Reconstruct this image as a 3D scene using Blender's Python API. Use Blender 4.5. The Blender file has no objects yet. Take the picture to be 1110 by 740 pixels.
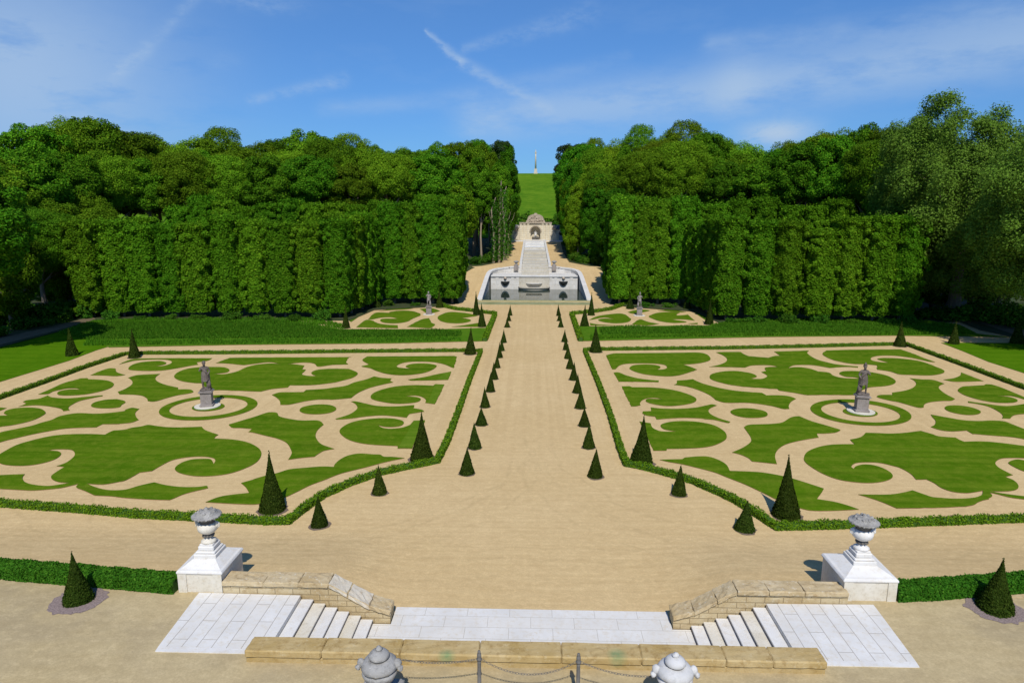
import bpy, bmesh, math, random
import numpy as np
from mathutils import Vector, Matrix, geometry
random.seed(7); RNG = np.random.default_rng(11)
SC = bpy.context.scene
COL = SC.collection
R = math.radians

# ------------------------------------------------------------------ camera
F, CX, CY, EYE = 720.0, 555.0, 370.0, 14.0
PITCH = math.atan(140 / F)
YAW = math.atan(23 / math.hypot(F, 140))
def ray(px, py):
    a, b = (px - CX) / F, -(py - CY) / F
    y = math.cos(PITCH) + math.sin(PITCH) * b
    z = -math.sin(PITCH) + math.cos(PITCH) * b
    c, s = math.cos(YAW), math.sin(YAW)
    return (a * c - y * s, a * s + y * c, z)
def gnd(px, py, z=0.0):
    d = ray(px, py); t = (z - EYE) / d[2]
    return (d[0] * t, d[1] * t)
def at_dist(px, py, Y):
    d = ray(px, py); t = Y / d[1]
    return (d[0] * t, EYE + d[2] * t)
cam = bpy.data.cameras.new('camera'); co = bpy.data.objects.new('camera', cam); COL.objects.link(co)
cam.sensor_width = 36; cam.lens = 36 * F / 1110.0; cam.clip_end = 6000; cam.clip_start = 0.1
co.location = (0, 0, EYE); co.rotation_euler = (math.pi / 2 - PITCH, 0, YAW)
SC.camera = co

# ------------------------------------------------------------------ object helpers
def tag(o, label=None, cat=None, group=None, kind=None):
    if label: o['label'] = label
    if cat: o['category'] = cat
    if group: o['group'] = group
    if kind: o['kind'] = kind
    return o
def thing(name, label, cat, loc=(0, 0, 0), rz=0.0, group=None):
    o = bpy.data.objects.new(name, None); COL.objects.link(o)
    o.location = loc; o.rotation_euler = (0, 0, rz); o.empty_display_size = .2
    return tag(o, label, cat, group)
def link(name, me, mats, parent=None, smooth=False):
    o = bpy.data.objects.new(name, me); COL.objects.link(o)
    for m in (mats if isinstance(mats, (list, tuple)) else [mats]): me.materials.append(m)
    if smooth: me.polygons.foreach_set('use_smooth', [True] * len(me.polygons))
    if parent: o.parent = parent
    return o
def obj(name, bm, mats, parent=None, smooth=False):
    me = bpy.data.meshes.new(name); bmesh.ops.recalc_face_normals(bm, faces=bm.faces)
    bm.to_mesh(me); bm.free()
    return link(name, me, mats, parent, smooth)
def dup(root, loc=None, rz=None, scale=None, label=None):
    r = root.copy(); COL.objects.link(r)
    if loc is not None: r.location = loc
    if rz is not None: r.rotation_euler = (0, 0, rz)
    if scale is not None: r.scale = scale
    if label: r['label'] = label
    for ch in list(root.children):
        c = ch.copy(); COL.objects.link(c); c.parent = r
        for g in ch.children:
            d = g.copy(); COL.objects.link(d); d.parent = c
    return r
def box(bm, x0, x1, y0, y1, z0, z1, bevel=0.0, mi=0):
    r = bmesh.ops.create_cube(bm, size=1.0)
    for v in r['verts']:
        v.co = Vector((x0 + (v.co.x + .5) * (x1 - x0), y0 + (v.co.y + .5) * (y1 - y0), z0 + (v.co.z + .5) * (z1 - z0)))
    fs = set(f for v in r['verts'] for f in v.link_faces)
    for f in fs: f.material_index = mi
    if bevel:
        es = list(set(e for v in r['verts'] for e in v.link_edges))
        bmesh.ops.bevel(bm, geom=es, offset=bevel, segments=1, affect='EDGES')
def lathe(bm, prof, n=20, cx=0, cy=0, a0=0.0, a1=2 * math.pi, sy=1.0, mi=0):
    full = abs(a1 - a0 - 2 * math.pi) < 1e-6
    m = n if full else n + 1
    rings = []
    for r, z in prof:
        if r < 1e-4: rings.append([bm.verts.new((cx, cy, z))] )
        else: rings.append([bm.verts.new((cx + r * math.cos(a0 + (a1 - a0) * k / n), cy + sy * r * math.sin(a0 + (a1 - a0) * k / n), z)) for k in range(m)])
    for A, B in zip(rings, rings[1:]):
        for k in range(n):
            k2 = (k + 1) % m if full else k + 1
            q = []
            for v in ((A[k % len(A)] if len(A) > 1 else A[0]), (A[k2] if len(A) > 1 else A[0]), (B[k2] if len(B) > 1 else B[0]), (B[k % len(B)] if len(B) > 1 else B[0])):
                if v not in q: q.append(v)
            if len(q) > 2:
                f = bm.faces.new(q); f.material_index = mi
    if len(rings[0]) > 2 and full: bm.faces.new(rings[0][::-1])
    if len(rings[-1]) > 2 and full: bm.faces.new(rings[-1])
def tube(bm, pts, radii, n=8):
    rings = []
    pts = [Vector(p) for p in pts]
    for i, p in enumerate(pts):
        d = (pts[min(i + 1, len(pts) - 1)] - pts[max(i - 1, 0)]).normalized()
        u = d.orthogonal().normalized(); v = d.cross(u)
        if rings:
            pu = rings[-1][0].co - pts[i - 1]; pu = (pu - d * pu.dot(d))
            if pu.length > 1e-6: u = pu.normalized(); v = d.cross(u)
        r = radii[i] if isinstance(radii, (list, tuple)) else radii
        rings.append([bm.verts.new(p + r * (u * math.cos(2 * math.pi * k / n) + v * math.sin(2 * math.pi * k / n))) for k in range(n)])
    for A, B in zip(rings, rings[1:]):
        for k in range(n): bm.faces.new((A[k], A[(k + 1) % n], B[(k + 1) % n], B[k]))
    bm.faces.new(rings[0][::-1]); bm.faces.new(rings[-1])
def prism(bm, poly, z0, z1, mi=0, axis='z', d0=None):
    """poly extruded along an axis; for axis 'y' poly is (x, z) and z0, z1 are y."""
    def V(p, t): return (p[0], p[1], t) if axis == 'z' else ((p[0], t, p[1]) if axis == 'y' else (t, p[0], p[1]))
    A = [bm.verts.new(V(p, z0)) for p in poly]; B = [bm.verts.new(V(p, z1)) for p in poly]
    n = len(poly)
    fs = [bm.faces.new((A[k], A[(k + 1) % n], B[(k + 1) % n], B[k])) for k in range(n)]
    fs += [bm.faces.new(A[::-1]), bm.faces.new(B)]
    for f in fs: f.material_index = mi
def np_mesh(name, V, Fq):
    me = bpy.data.meshes.new(name)
    me.vertices.add(len(V)); me.vertices.foreach_set('co', np.asarray(V, dtype=np.float32).ravel())
    n = len(Fq); k = Fq.shape[1]
    me.loops.add(n * k); me.loops.foreach_set('vertex_index', Fq.astype(np.int32).ravel())
    me.polygons.add(n); me.polygons.foreach_set('loop_start', np.arange(0, n * k, k, dtype=np.int32))
    me.update(calc_edges=True); me.validate()
    return me
def unit(a): return a / np.maximum(np.linalg.norm(a, axis=1, keepdims=True), 1e-9)
def leaves(P, N, s, tilt=.8, asp=.62):
    """one small rhombic leaf spray at each point"""
    n = len(P)
    nn = unit(N + tilt * RNG.normal(size=(n, 3)))
    u = unit(np.cross(nn, RNG.normal(size=(n, 3)))); v = np.cross(nn, u)
    sz = (s * RNG.uniform(.65, 1.35, size=(n, 1)))
    bend = nn * sz * .25
    V = np.stack([P + u * sz, P + v * sz * asp + bend, P - u * sz, P - v * sz * asp + bend], axis=1).reshape(-1, 3)
    Fq = np.arange(4 * n).reshape(n, 4)
    return V, Fq
def join_np(parts):
    Vs, Fs, o = [], [], 0
    for V, Fq in parts:
        Vs.append(V); Fs.append(Fq + o); o += len(V)
    return np.concatenate(Vs), np.concatenate(Fs)

# ------------------------------------------------------------------ materials
class NT:
    def __init__(s, m):
        m.use_nodes = True; s.t = m.node_tree; s.t.nodes.clear()
    def n(s, typ, **kw):
        nd = s.t.nodes.new(typ)
        for k, v in kw.items():
            if k.startswith('i_'): nd.inputs[k[2:].replace('_', ' ')].default_value = v
            else: setattr(nd, k, v)
        return nd
    def l(s, a, b): s.t.links.new(a, b)
    def math(s, op, a, b=None, c=None, clamp=False):
        nd = s.t.nodes.new('ShaderNodeMath'); nd.operation = op; nd.use_clamp = clamp
        for i, x in enumerate((a, b, c)):
            if x is None: continue
            if isinstance(x, (int, float)): nd.inputs[i].default_value = x
            else: s.l(x, nd.inputs[i])
        return nd.outputs[0]
    def mix(s, fac, a, b, blend='MIX'):
        nd = s.t.nodes.new('ShaderNodeMix'); nd.data_type = 'RGBA'; nd.blend_type = blend
        for sock, x in ((nd.inputs[0], fac), (nd.inputs[6], a), (nd.inputs[7], b)):
            if isinstance(x, (int, float)): sock.default_value = x
            elif isinstance(x, tuple): sock.default_value = (*x, 1)
            else: s.l(x, sock)
        return nd.outputs[2]
    def noise(s, vec, scale, detail=4, rough=.55, mapscale=None):
        if mapscale:
            mp = s.n('ShaderNodeMapping'); mp.inputs['Scale'].default_value = mapscale; s.l(vec, mp.inputs[0]); vec = mp.outputs[0]
        nd = s.n('ShaderNodeTexNoise'); nd.inputs['Scale'].default_value = scale; nd.inputs['Detail'].default_value = detail
        nd.inputs['Roughness'].default_value = rough; s.l(vec, nd.inputs['Vector'])
        return nd.outputs[0]
    def ramp(s, fac, stops):
        nd = s.n('ShaderNodeValToRGB'); e = nd.color_ramp.elements
        while len(e) < len(stops): e.new(.5)
        for el, (p, c) in zip(e, stops):
            el.position = p; el.color = (*c, 1) if isinstance(c, tuple) else (c, c, c, 1)
        s.l(fac, nd.inputs[0]); return nd.outputs[0]
    def finish(s, color, rough=.8, bump=None, bs=.3, bd=.02, spec=.3, **kw):
        p = s.n('ShaderNodeBsdfPrincipled')
        if isinstance(color, tuple): p.inputs['Base Color'].default_value = (*color, 1)
        else: s.l(color, p.inputs['Base Color'])
        if isinstance(rough, (int, float)): p.inputs['Roughness'].default_value = rough
        else: s.l(rough, p.inputs['Roughness'])
        p.inputs['Specular IOR Level'].default_value = spec
        for k, v in kw.items(): p.inputs[k].default_value = v
        if bump is not None:
            b = s.n('ShaderNodeBump'); b.inputs['Strength'].default_value = bs; b.inputs['Distance'].default_value = bd
            s.l(bump, b.inputs['Height']); s.l(b.outputs[0], p.inputs['Normal'])
        o = s.n('ShaderNodeOutputMaterial'); s.l(p.outputs[0], o.inputs[0]); return p
def newmat(name): 
    m = bpy.data.materials.new(name); return m, NT(m)
def pos(t): return t.n('ShaderNodeNewGeometry').outputs['Position']

def gravel_mat(name, base, dark, light, terrace=False):
    m, t = newmat(name); p = pos(t)
    big = t.noise(p, .13, 5); mid = t.noise(p, 1.1, 6, .65); fine = t.noise(p, 14, 3, .7)
    c = t.mix(t.ramp(big, [(.35, 0.), (.68, 1.)]), base, light)
    c = t.mix(t.math('MULTIPLY', t.ramp(mid, [(.38, 1.), (.6, 0.)]), .38 if terrace else .28), c, dark)
    # raked and wheel-worn lines: across the garden near the stairs, along the avenue beyond it
    acr = t.noise(p, 1.0, 5, .6, (.05, 5.5, 1)); alo = t.noise(p, 1.0, 4, .6, (2.2, .03, 1))
    sx = t.n('ShaderNodeSeparateXYZ'); t.l(p, sx.inputs[0])
    far = t.math('SMOOTH_MIN', t.math('MULTIPLY', t.math('MAXIMUM', t.math('SUBTRACT', sx.outputs[1], 33), 0), .08), 1.0, .2)
    ln = t.n('ShaderNodeMix'); t.l(far, ln.inputs[0]); t.l(acr, ln.inputs[2]); t.l(alo, ln.inputs[3])
    c = t.mix(t.math('MULTIPLY', t.ramp(ln.outputs[0], [(.40, 1.), (.6, 0.)]), .10 if terrace else .26), c, dark)
    warp = t.noise(p, .5, 3); 
    wv = t.n('ShaderNodeTexWave'); wv.inputs['Scale'].default_value = .55; wv.inputs['Distortion'].default_value = 7; wv.inputs['Detail'].default_value = 3; wv.inputs['Detail Scale'].default_value = .6
    wv.bands_direction = 'Y'; t.l(p, wv.inputs[0])
    c = t.mix(t.math('MULTIPLY', t.math('MULTIPLY', wv.outputs[1], t.math('SUBTRACT', 1.0, far)), .26), c, light)
    c = t.mix(t.ramp(fine, [(.35, .0), (.8, .42)]), c, tuple(x * .5 for x in base))
    if terrace:
        st = t.noise(p, .35, 5, .6)
        c = t.mix(t.math('MULTIPLY', t.ramp(st, [(.48, 0.), (.66, 1.)]), .40), c, (.27, .22, .145))
    if not terrace:
        tr_m = None; x_, y_ = sx.outputs[0], sx.outputs[1]
        def band(d, w): return t.math('SUBTRACT', 1.0, t.math('DIVIDE', t.math('ABSOLUTE', d), w), clamp=True)
        wob = t.math('MULTIPLY', t.math('SUBTRACT', t.noise(p, .35, 3), .5), 1.6)
        for cx_, cy_, rr_ in ((11.5, 36, 10.6), (11.5, 36, 12.1), (-11.5, 36, 10.4), (-11.5, 36, 11.9), (16, 40, 15.0), (16, 40, 16.4), (-15, 41, 15.6)):
            dx_, dy_ = t.math('SUBTRACT', x_, cx_), t.math('SUBTRACT', y_, cy_)
            k_ = band(t.math('ADD', t.math('SUBTRACT', t.math('SQRT', t.math('ADD', t.math('MULTIPLY', dx_, dx_), t.math('MULTIPLY', dy_, dy_))), rr_), wob), .16)
            k_ = t.math('MULTIPLY', k_, t.math('LESS_THAN', y_, cy_)); tr_m = k_ if tr_m is None else t.math('MAXIMUM', tr_m, k_)
        for yy_ in (23.6, 25.0, 26.1):
            tr_m = t.math('MAXIMUM', tr_m, band(t.math('ADD', t.math('SUBTRACT', y_, yy_), wob), .14))
        c = t.mix(t.math('MULTIPLY', t.math('MULTIPLY', tr_m, t.ramp(t.noise(p, .8, 4), [(.38, 0.), (.6, 1.)])), .55), c, tuple(x * .72 for x in base))
    gr1 = t.noise(p, 5.5, 4, .75); gr2 = t.noise(p, 2.6, 5, .8, (1, 1.6, 1))
    c = t.mix(t.math('MULTIPLY', t.ramp(gr1, [(.40, 1.), (.62, 0.)]), .22), c, tuple(x * .62 for x in base))
    c = t.mix(t.math('MULTIPLY', t.ramp(gr2, [(.5, 0.), (.7, 1.)]), .35), c, tuple(min(1, x * 1.22) for x in light))
    t.finish(c, .95, t.math('ADD', fine, t.math('MULTIPLY', mid, .8)), .5, .02, .0)
    return m
GRAVEL = gravel_mat('gravel', (.61, .442, .218), (.44, .30, .14), (.68, .505, .265))
GRAVEL_T = gravel_mat('terrace_gravel', (.49, .385, .205), (.36, .27, .14), (.56, .45, .26), True)

def grass_mat(name, a, b, yel, stripe=.0, bs=.6, rough=.85, lined=.35, zoom=1.0):
    m, t = newmat(name); p = pos(t)
    if zoom != 1.0:
        mp_ = t.n('ShaderNodeMapping'); mp_.inputs['Scale'].default_value = (zoom, zoom, zoom); t.l(p, mp_.inputs[0]); p = mp_.outputs[0]
    big = t.noise(p, .25, 5, .6); mid = t.noise(p, 1.5, 6, .75); fine = t.noise(p, 22, 3, .7)
    c = t.mix(t.ramp(big, [(.3, 0.), (.7, 1.)]), a, b)
    c = t.mix(t.math('MULTIPLY', t.ramp(mid, [(.45, 0.), (.70, 1.)]), .8), c, yel)
    lines = t.noise(p, 1.0, 4, .6, (.12, 2.4, 1))
    c = t.mix(t.math('MULTIPLY', t.ramp(lines, [(.42, 0.), (.62, 1.)]), lined), c, tuple(x * .62 for x in a))
    if stripe:
        sx = t.n('ShaderNodeSeparateXYZ'); t.l(p, sx.inputs[0])
        s_ = t.math('SINE', t.math('ADD', t.math('MULTIPLY', sx.outputs[1], 3.4), t.math('MULTIPLY', big, 3.0)))
        c = t.mix(t.math('MULTIPLY', t.ramp(s_, [(.2, 0.), (.8, 1.)]), stripe), c, yel)
    c = t.mix(t.ramp(fine, [(.3, .0), (.75, .5)]), c, tuple(x * .5 for x in a))
    t.finish(c, rough, t.math('ADD', fine, mid), bs, .03, .0)
    return m
LAWN = grass_mat('lawn_grass', (.062, .142, .004), (.108, .196, .007), (.185, .235, .02), .22)
LAWN_NEW = grass_mat('newly_laid_turf', (.085, .175, .008), (.125, .22, .014), (.18, .25, .025), .1)
LAWN_SIDE = grass_mat('side_lawn_grass', (.055, .15, .003), (.085, .195, .005), (.12, .22, .008), .2)
MEADOW = grass_mat('meadow_grass', (.06, .165, .008), (.09, .20, .012), (.15, .23, .02), .0, 1.0)
HILL = grass_mat('hill_grass', (.05, .145, .008), (.12, .235, .014), (.17, .27, .02), .0, 1.0, lined=.06, zoom=.2)
m, t = newmat('turf_edge_soil'); t.finish(t.mix(t.noise(pos(t), 6), (.13, .075, .03), (.22, .14, .06)), .95); EDGE = m
m, t = newmat('dark_soil'); p_ = pos(t); t.finish(t.mix(t.noise(p_, 5, 5), (.10, .07, .05), (.22, .165, .12)), .95, t.noise(p_, 18), .6, .03); SOIL = m
m, t = newmat('violet_slate_mulch'); p_ = pos(t)
t.finish(t.mix(t.ramp(t.noise(p_, 16, 4, .8), [(.35, 0.), (.65, 1.)]), (.16, .12, .11), (.36, .28, .25)), .9, t.noise(p_, 30), .9, .04); MULCH = m
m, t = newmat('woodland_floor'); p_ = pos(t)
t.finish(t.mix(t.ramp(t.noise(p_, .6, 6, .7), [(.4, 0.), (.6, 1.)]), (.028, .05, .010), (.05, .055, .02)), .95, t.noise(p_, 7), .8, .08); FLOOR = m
m, t = newmat('shaded_path_earth'); p_ = pos(t); t.finish(t.mix(t.noise(p_, 2, 5), (.10, .075, .04), (.17, .13, .075)), .95, t.noise(p_, 12), .5, .02); EARTH = m  # brown darkened so the colour itself carries the shade on the paths

def stone_mat(name, a, b, stain, lich, amt=.5, la=.3, scale=1.0, rough=.8, brick=None, rot=0.0, joint=(.2, .17, .12), bw=1.1, bh=.35, mortar=.012, bump=.35):
    m, t = newmat(name); p = pos(t)
    big = t.noise(p, .9 * scale, 5, .6); mid = t.noise(p, 4.5 * scale, 6, .7); fine = t.noise(p, 30 * scale, 3, .7)
    c = t.mix(t.ramp(big, [(.35, 0.), (.65, 1.)]), a, b)
    c = t.mix(t.math('MULTIPLY', t.ramp(mid, [(.5, 0.), (.72, 1.)]), amt), c, stain)
    c = t.mix(t.math('MULTIPLY', t.ramp(t.noise(p, 7 * scale, 6, .75), [(.56, 0.), (.66, 1.)]), la), c, lich)
    h = t.math('ADD', fine, mid)
    if brick:
        mp = t.n('ShaderNodeMapping'); mp.inputs['Rotation'].default_value = (0, 0, rot)
        if brick == 'wall':
            sx = t.n('ShaderNodeSeparateXYZ'); t.l(p, sx.inputs[0]); cb = t.n('ShaderNodeCombineXYZ')
            t.l(t.math('ADD', sx.outputs[0], sx.outputs[1]), cb.inputs[0]); t.l(sx.outputs[2], cb.inputs[1]); t.l(cb.outputs[0], mp.inputs[0])
        else: t.l(p, mp.inputs[0])
        bt = t.n('ShaderNodeTexBrick'); bt.inputs['Scale'].default_value = 1.0; bt.inputs['Mortar Size'].default_value = mortar
        bt.inputs['Brick Width'].default_value = bw; bt.inputs['Row Height'].default_value = bh; bt.inputs['Bias'].default_value = 0
        bt.inputs['Color1'].default_value = (0, 0, 0, 1); bt.inputs['Color2'].default_value = (1, 1, 1, 1); bt.inputs['Mortar'].default_value = (.5, .5, .5, 1)
        t.l(mp.outputs[0], bt.inputs[0])
        c = t.mix(t.math('MULTIPLY', bt.outputs[0], .35), c, tuple(.55 * x + .45 * y for x, y in zip(b, stain)))
        c = t.mix(t.math('MULTIPLY', bt.outputs[1], .75), c, joint)
    t.finish(c, rough, h, bump, .012 / scale, .25)
    return m
WHITE = stone_mat('white_limestone', (.63, .61, .575), (.71, .695, .66), (.54, .44, .28), (.44, .38, .27), .4, .3)
PAVE_Y = stone_mat('white_paving_lengthwise', (.62, .605, .57), (.70, .685, .65), (.54, .46, .33), (.56, .46, .30), .5, .45, 1, .7, 'flat', math.pi / 2, (.24, .20, .15), 1.9, .46, .011)
PAVE_X = stone_mat('white_paving_crosswise', (.62, .605, .57), (.70, .685, .65), (.54, .45, .31), (.55, .43, .25), .5, .4, 1, .7, 'flat', 0, (.34, .30, .23), 1.5, .62, .008)
OCHRE = stone_mat('ochre_sandstone', (.44, .325, .165), (.54, .435, .265), (.26, .165, .07), (.60, .54, .41), .75, .8, 1, .85, bump=.8)
PARAPET = stone_mat('golden_sandstone', (.39, .27, .10), (.49, .37, .18), (.25, .15, .045), (.55, .46, .28), .75, .5, 1, .85, bump=.8)
LICHEN = stone_mat('lichen_grey_stone', (.25, .24, .22), (.38, .365, .335), (.10, .096, .088), (.52, .50, .45), .8, .6, 1.6, .9, bump=.8)
URNGREY = stone_mat('grey_weathered_stone', (.26, .255, .24), (.37, .36, .34), (.11, .105, .1), (.52, .5, .46), .8, .5, 1.5, .9, bump=.8)
URNWHITE = stone_mat('pale_weathered_stone', (.50, .495, .48), (.60, .59, .575), (.30, .295, .28), (.42, .39, .31), .5, .3, 1.5, .85, bump=.6)
CREAM = stone_mat('cream_stone', (.60, .55, .44), (.68, .64, .55), (.42, .34, .22), (.30, .26, .2), .5, .35, 1.5, .85)
OCHRE_W = stone_mat('coursed_ochre_stone', (.42, .31, .15), (.58, .49, .31), (.25, .15, .055), (.64, .58, .44), .7, .6, 1, .85, 'wall', 0, (.17, .12, .06), .62, .21, .014, .7)
PALE = stone_mat('pale_ochre_stone', (.54, .47, .35), (.62, .56, .45), (.40, .30, .17), (.66, .62, .54), .6, .5, 1, .85, bump=.8)
DARKST = stone_mat('dark_weathered_stone', (.10, .09, .08), (.16, .15, .13), (.05, .05, .045), (.3, .28, .24), .6, .3, 2, .9)
STATUE = stone_mat('weathered_statue_stone', (.10, .082, .07), (.19, .155, .13), (.04, .036, .032), (.40, .35, .29), .8, .5, 1.8, .9, bump=.8)
STATPED = stone_mat('grey_pedestal_stone', (.22, .19, .17), (.29, .255, .23), (.12, .10, .08), (.42, .38, .33), .6, .4, 1.5, .9)
POOLW = stone_mat('pool_wall_stone', (.56, .545, .51), (.68, .665, .63), (.42, .36, .26), (.33, .30, .25), .6, .5, .55, .85, 'wall', 0, (.3, .28, .24), 2.2, .8, .02)
POOLC = stone_mat('pool_coping_stone', (.58, .57, .545), (.66, .65, .625), (.46, .42, .34), (.34, .32, .28), .5, .45, .6)
POOLY = stone_mat('yellowed_pool_stone', (.46, .425, .345), (.55, .52, .45), (.36, .29, .17), (.28, .26, .21), .6, .5, .6)
GROT = stone_mat('grotto_stone', (.64, .57, .42), (.72, .66, .52), (.46, .36, .22), (.32, .27, .2), .5, .4, .6, .9, 'wall', 0, (.3, .25, .18), 1.4, .6, .02)
GROT_D = stone_mat('rough_ornament_stone', (.36, .30, .235), (.48, .41, .32), (.17, .14, .11), (.58, .5, .4), .7, .5, 1.2, .95, bump=1.)
SLATE = stone_mat('slate_roof', (.07, .085, .105), (.10, .115, .14), (.04, .045, .05), (.14, .14, .13), .5, .2, 1, .6)
DOORM = stone_mat('grey_blue_paint', (.22, .26, .31), (.27, .31, .36), (.15, .16, .18), (.2, .2, .2), .3, .1, 1, .6)
LEAD = stone_mat('black_lead', (.022, .026, .026), (.035, .04, .04), (.02, .02, .02), (.07, .07, .06), .4, .2, 1, .5)
IRON = stone_mat('aged_iron', (.11, .105, .095), (.17, .16, .145), (.07, .06, .05), (.22, .2, .17), .5, .4, 3, .65)
MOSS = stone_mat('mossy_pool_rim', (.21, .225, .10), (.33, .33, .18), (.13, .15, .055), (.44, .42, .30), .6, .4, .6, .9)
FALL = stone_mat('wet_white_stone', (.60, .62, .64), (.74, .76, .78), (.46, .46, .44), (.5, .5, .46), .4, .2, .6, .35)
# two green algae stains on the parapet top
t = NT.__new__(NT); t.t = PARAPET.node_tree
pn = [n for n in t.t.nodes if n.type == 'BSDF_PRINCIPLED'][0]; src = pn.inputs['Base Color'].links[0].from_socket
p_ = pos(t); mask = None
for (ax, ay, rr) in ((gnd(484, 711, 1.4) + (.30,)), (gnd(669, 711, 1.4) + (.34,))):
    vd = t.n('ShaderNodeVectorMath', operation='DISTANCE'); t.l(p_, vd.inputs[0]); vd.inputs[1].default_value = (ax, ay, 1.40)
    k = t.math('SUBTRACT', 1.0, t.math('DIVIDE', vd.outputs['Value'], rr), clamp=True)
    mask = k if mask is None else t.math('MAXIMUM', mask, k)
mask = t.math('MULTIPLY', t.math('MULTIPLY', mask, t.math('ADD', t.noise(p_, 9, 4), .2)), 1.5, clamp=True)
t.l(t.mix(mask, src, (.20, .27, .12)), pn.inputs['Base Color'])

def leaf_mat(name, a, b, hi, vary=.25, transl=.25, rough=.6):
    m, t = newmat(name)
    g = t.n('ShaderNodeNewGeometry'); oi = t.n('ShaderNodeObjectInfo')
    c = t.mix(g.outputs['Random Per Island'], a, b)
    c = t.mix(t.math('MULTIPLY', t.ramp(g.outputs['Random Per Island'], [(.8, 0.), (1., 1.)]), .6), c, hi)
    hs = t.n('ShaderNodeHueSaturation'); t.l(c, hs.inputs['Color'])
    t.l(t.math('ADD', .507 - .03 * vary * 4 / 2, t.math('MULTIPLY', oi.outputs['Random'], .03 * vary * 4)), hs.inputs['Hue'])
    r2 = t.math('FRACT', t.math('MULTIPLY', oi.outputs['Random'], 17.31))
    t.l(t.math('ADD', 1 - vary, t.math('MULTIPLY', r2, 2 * vary)), hs.inputs['Value'])
    d = t.n('ShaderNodeBsdfPrincipled'); t.l(hs.outputs[0], d.inputs['Base Color']); d.inputs['Roughness'].default_value = rough; d.inputs['Specular IOR Level'].default_value = .03
    tr = t.n('ShaderNodeBsdfTranslucent'); t.l(hs.outputs[0], tr.inputs[0])
    mx = t.n('ShaderNodeMixShader'); mx.inputs[0].default_value = transl
    t.l(d.outputs[0], mx.inputs[1]); t.l(tr.outputs[0], mx.inputs[2])
    o = t.n('ShaderNodeOutputMaterial'); t.l(mx.outputs[0], o.inputs[0])
    return m
LEAF = leaf_mat('broad_leaves', (.055, .140, .005), (.105, .225, .008), (.25, .36, .016), .42, .22)
LEAF_S = leaf_mat('spring_leaves', (.085, .175, .006), (.15, .265, .010), (.30, .41, .02), .36, .25)
LEAF_L = leaf_mat('lime_leaves', (.062, .165, .005), (.115, .255, .009), (.25, .40, .018), .2)
LEAF_W = leaf_mat('grey_green_leaves', (.105, .19, .018), (.16, .26, .03), (.25, .35, .06), .08)
LEAF_P = leaf_mat('dark_pine_needles', (.022, .05, .012), (.04, .07, .018), (.09, .08, .03), .2, .1)
LEAF_Y = leaf_mat('yew_needles', (.018, .034, .003), (.040, .062, .007), (.085, .11, .016), .2, .1)
LEAF_B = leaf_mat('box_leaves', (.08, .165, .006), (.145, .25, .010), (.23, .33, .02), .06, .2)
LEAF_H = leaf_mat('hedge_leaves', (.035, .12, .008), (.065, .18, .012), (.12, .25, .02), .06, .2)
BLADE = leaf_mat('tall_grass_blades', (.06, .17, .007), (.10, .23, .010), (.16, .28, .02), .1, .3)
BLADE_D = leaf_mat('coarse_grass_blades', (.05, .14, .007), (.085, .195, .010), (.14, .24, .018), .1, .3)
SHRUB = leaf_mat('shrub_leaves', (.04, .12, .008), (.08, .18, .014), (.14, .23, .02), .25)
m, t = newmat('yew_core'); t.finish(t.mix(t.noise(pos(t), 12), (.012, .022, .003), (.022, .036, .005)), .95); YCORE = m
m, t = newmat('hedge_core'); t.finish(t.mix(t.noise(pos(t), 12), (.03, .08, .008), (.05, .12, .01)), .95); HCORE = m
m, t = newmat('bark'); p_ = pos(t); t.finish(t.mix(t.noise(p_, 1.5, 5, .7, (3, 3, .5)), (.10, .08, .055), (.24, .20, .14)), .95, t.noise(p_, 6), .8, .05); BARK = m
m, t = newmat('pale_bark'); p_ = pos(t); t.finish(t.mix(t.noise(p_, 1.5, 5, .7, (3, 3, .4)), (.20, .15, .10), (.42, .35, .25)), .95, t.noise(p_, 6), .8, .05); BARK_P = m
m, t = newmat('pool_water'); p_ = pos(t)
t.finish((.03, .045, .03), .03, t.noise(p_, 2.5, 3), .03, .02, .7, IOR=1.33); WATER = m

# ------------------------------------------------------------------ terrain
PROF = [(-50, 0), (104.5, 0), (106, .12), (128, 2.75), (132, 3.4), (192, 5.65), (206, 6.2), (240, 9.5), (420, 37.2), (450, 38), (700, 30), (3000, -40)]
def sm(a, b, x):
    k = min(1, max(0, (x - a) / (b - a))); return k * k * (3 - 2 * k)
def zt(x, y):
    for (a, za), (b, zb) in zip(PROF, PROF[1:]):
        if y <= b:
            z = za + (zb - za) * (y - a) / (b - a); break
    if y < 30: z += .72 * sm(4.7, 8.4, abs(x)) * (1 - sm(21.6, 27.6, y))
    return z
def grid(name, xs, ys, zf, mat, hole=None):
    bm = bmesh.new()
    vs = [[bm.verts.new((x, y, zf(x, y))) for x in xs] for y in ys]
    for j in range(len(ys) - 1):
        for i in range(len(xs) - 1):
            cx, cy = (xs[i] + xs[i + 1]) / 2, (ys[j] + ys[j + 1]) / 2
            if hole and hole(cx, cy): continue
            bm.faces.new((vs[j][i], vs[j][i + 1], vs[j + 1][i + 1], vs[j + 1][i]))
    loose = [v for v in bm.verts if not v.link_faces]
    bmesh.ops.delete(bm, geom=loose, context='VERTS')
    return obj(name, bm, mat)
PX0, PX1 = -8.45, 8.95      # pool half widths (its axis lies a little right of zero)
PXM = (PX0 + PX1) / 2
fr = lambda a, b, s: list(np.arange(a, b, s))
xs = [-3000, -900, -350, -160, -100] + fr(-70, -14, 4) + fr(-14, PX0, .5) + [PX0] + fr(-8, 8.8, .5) + [PX1] + fr(9.5, 14, .5) + fr(14, 71, 4) + [100, 160, 350, 900, 3000]
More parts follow.
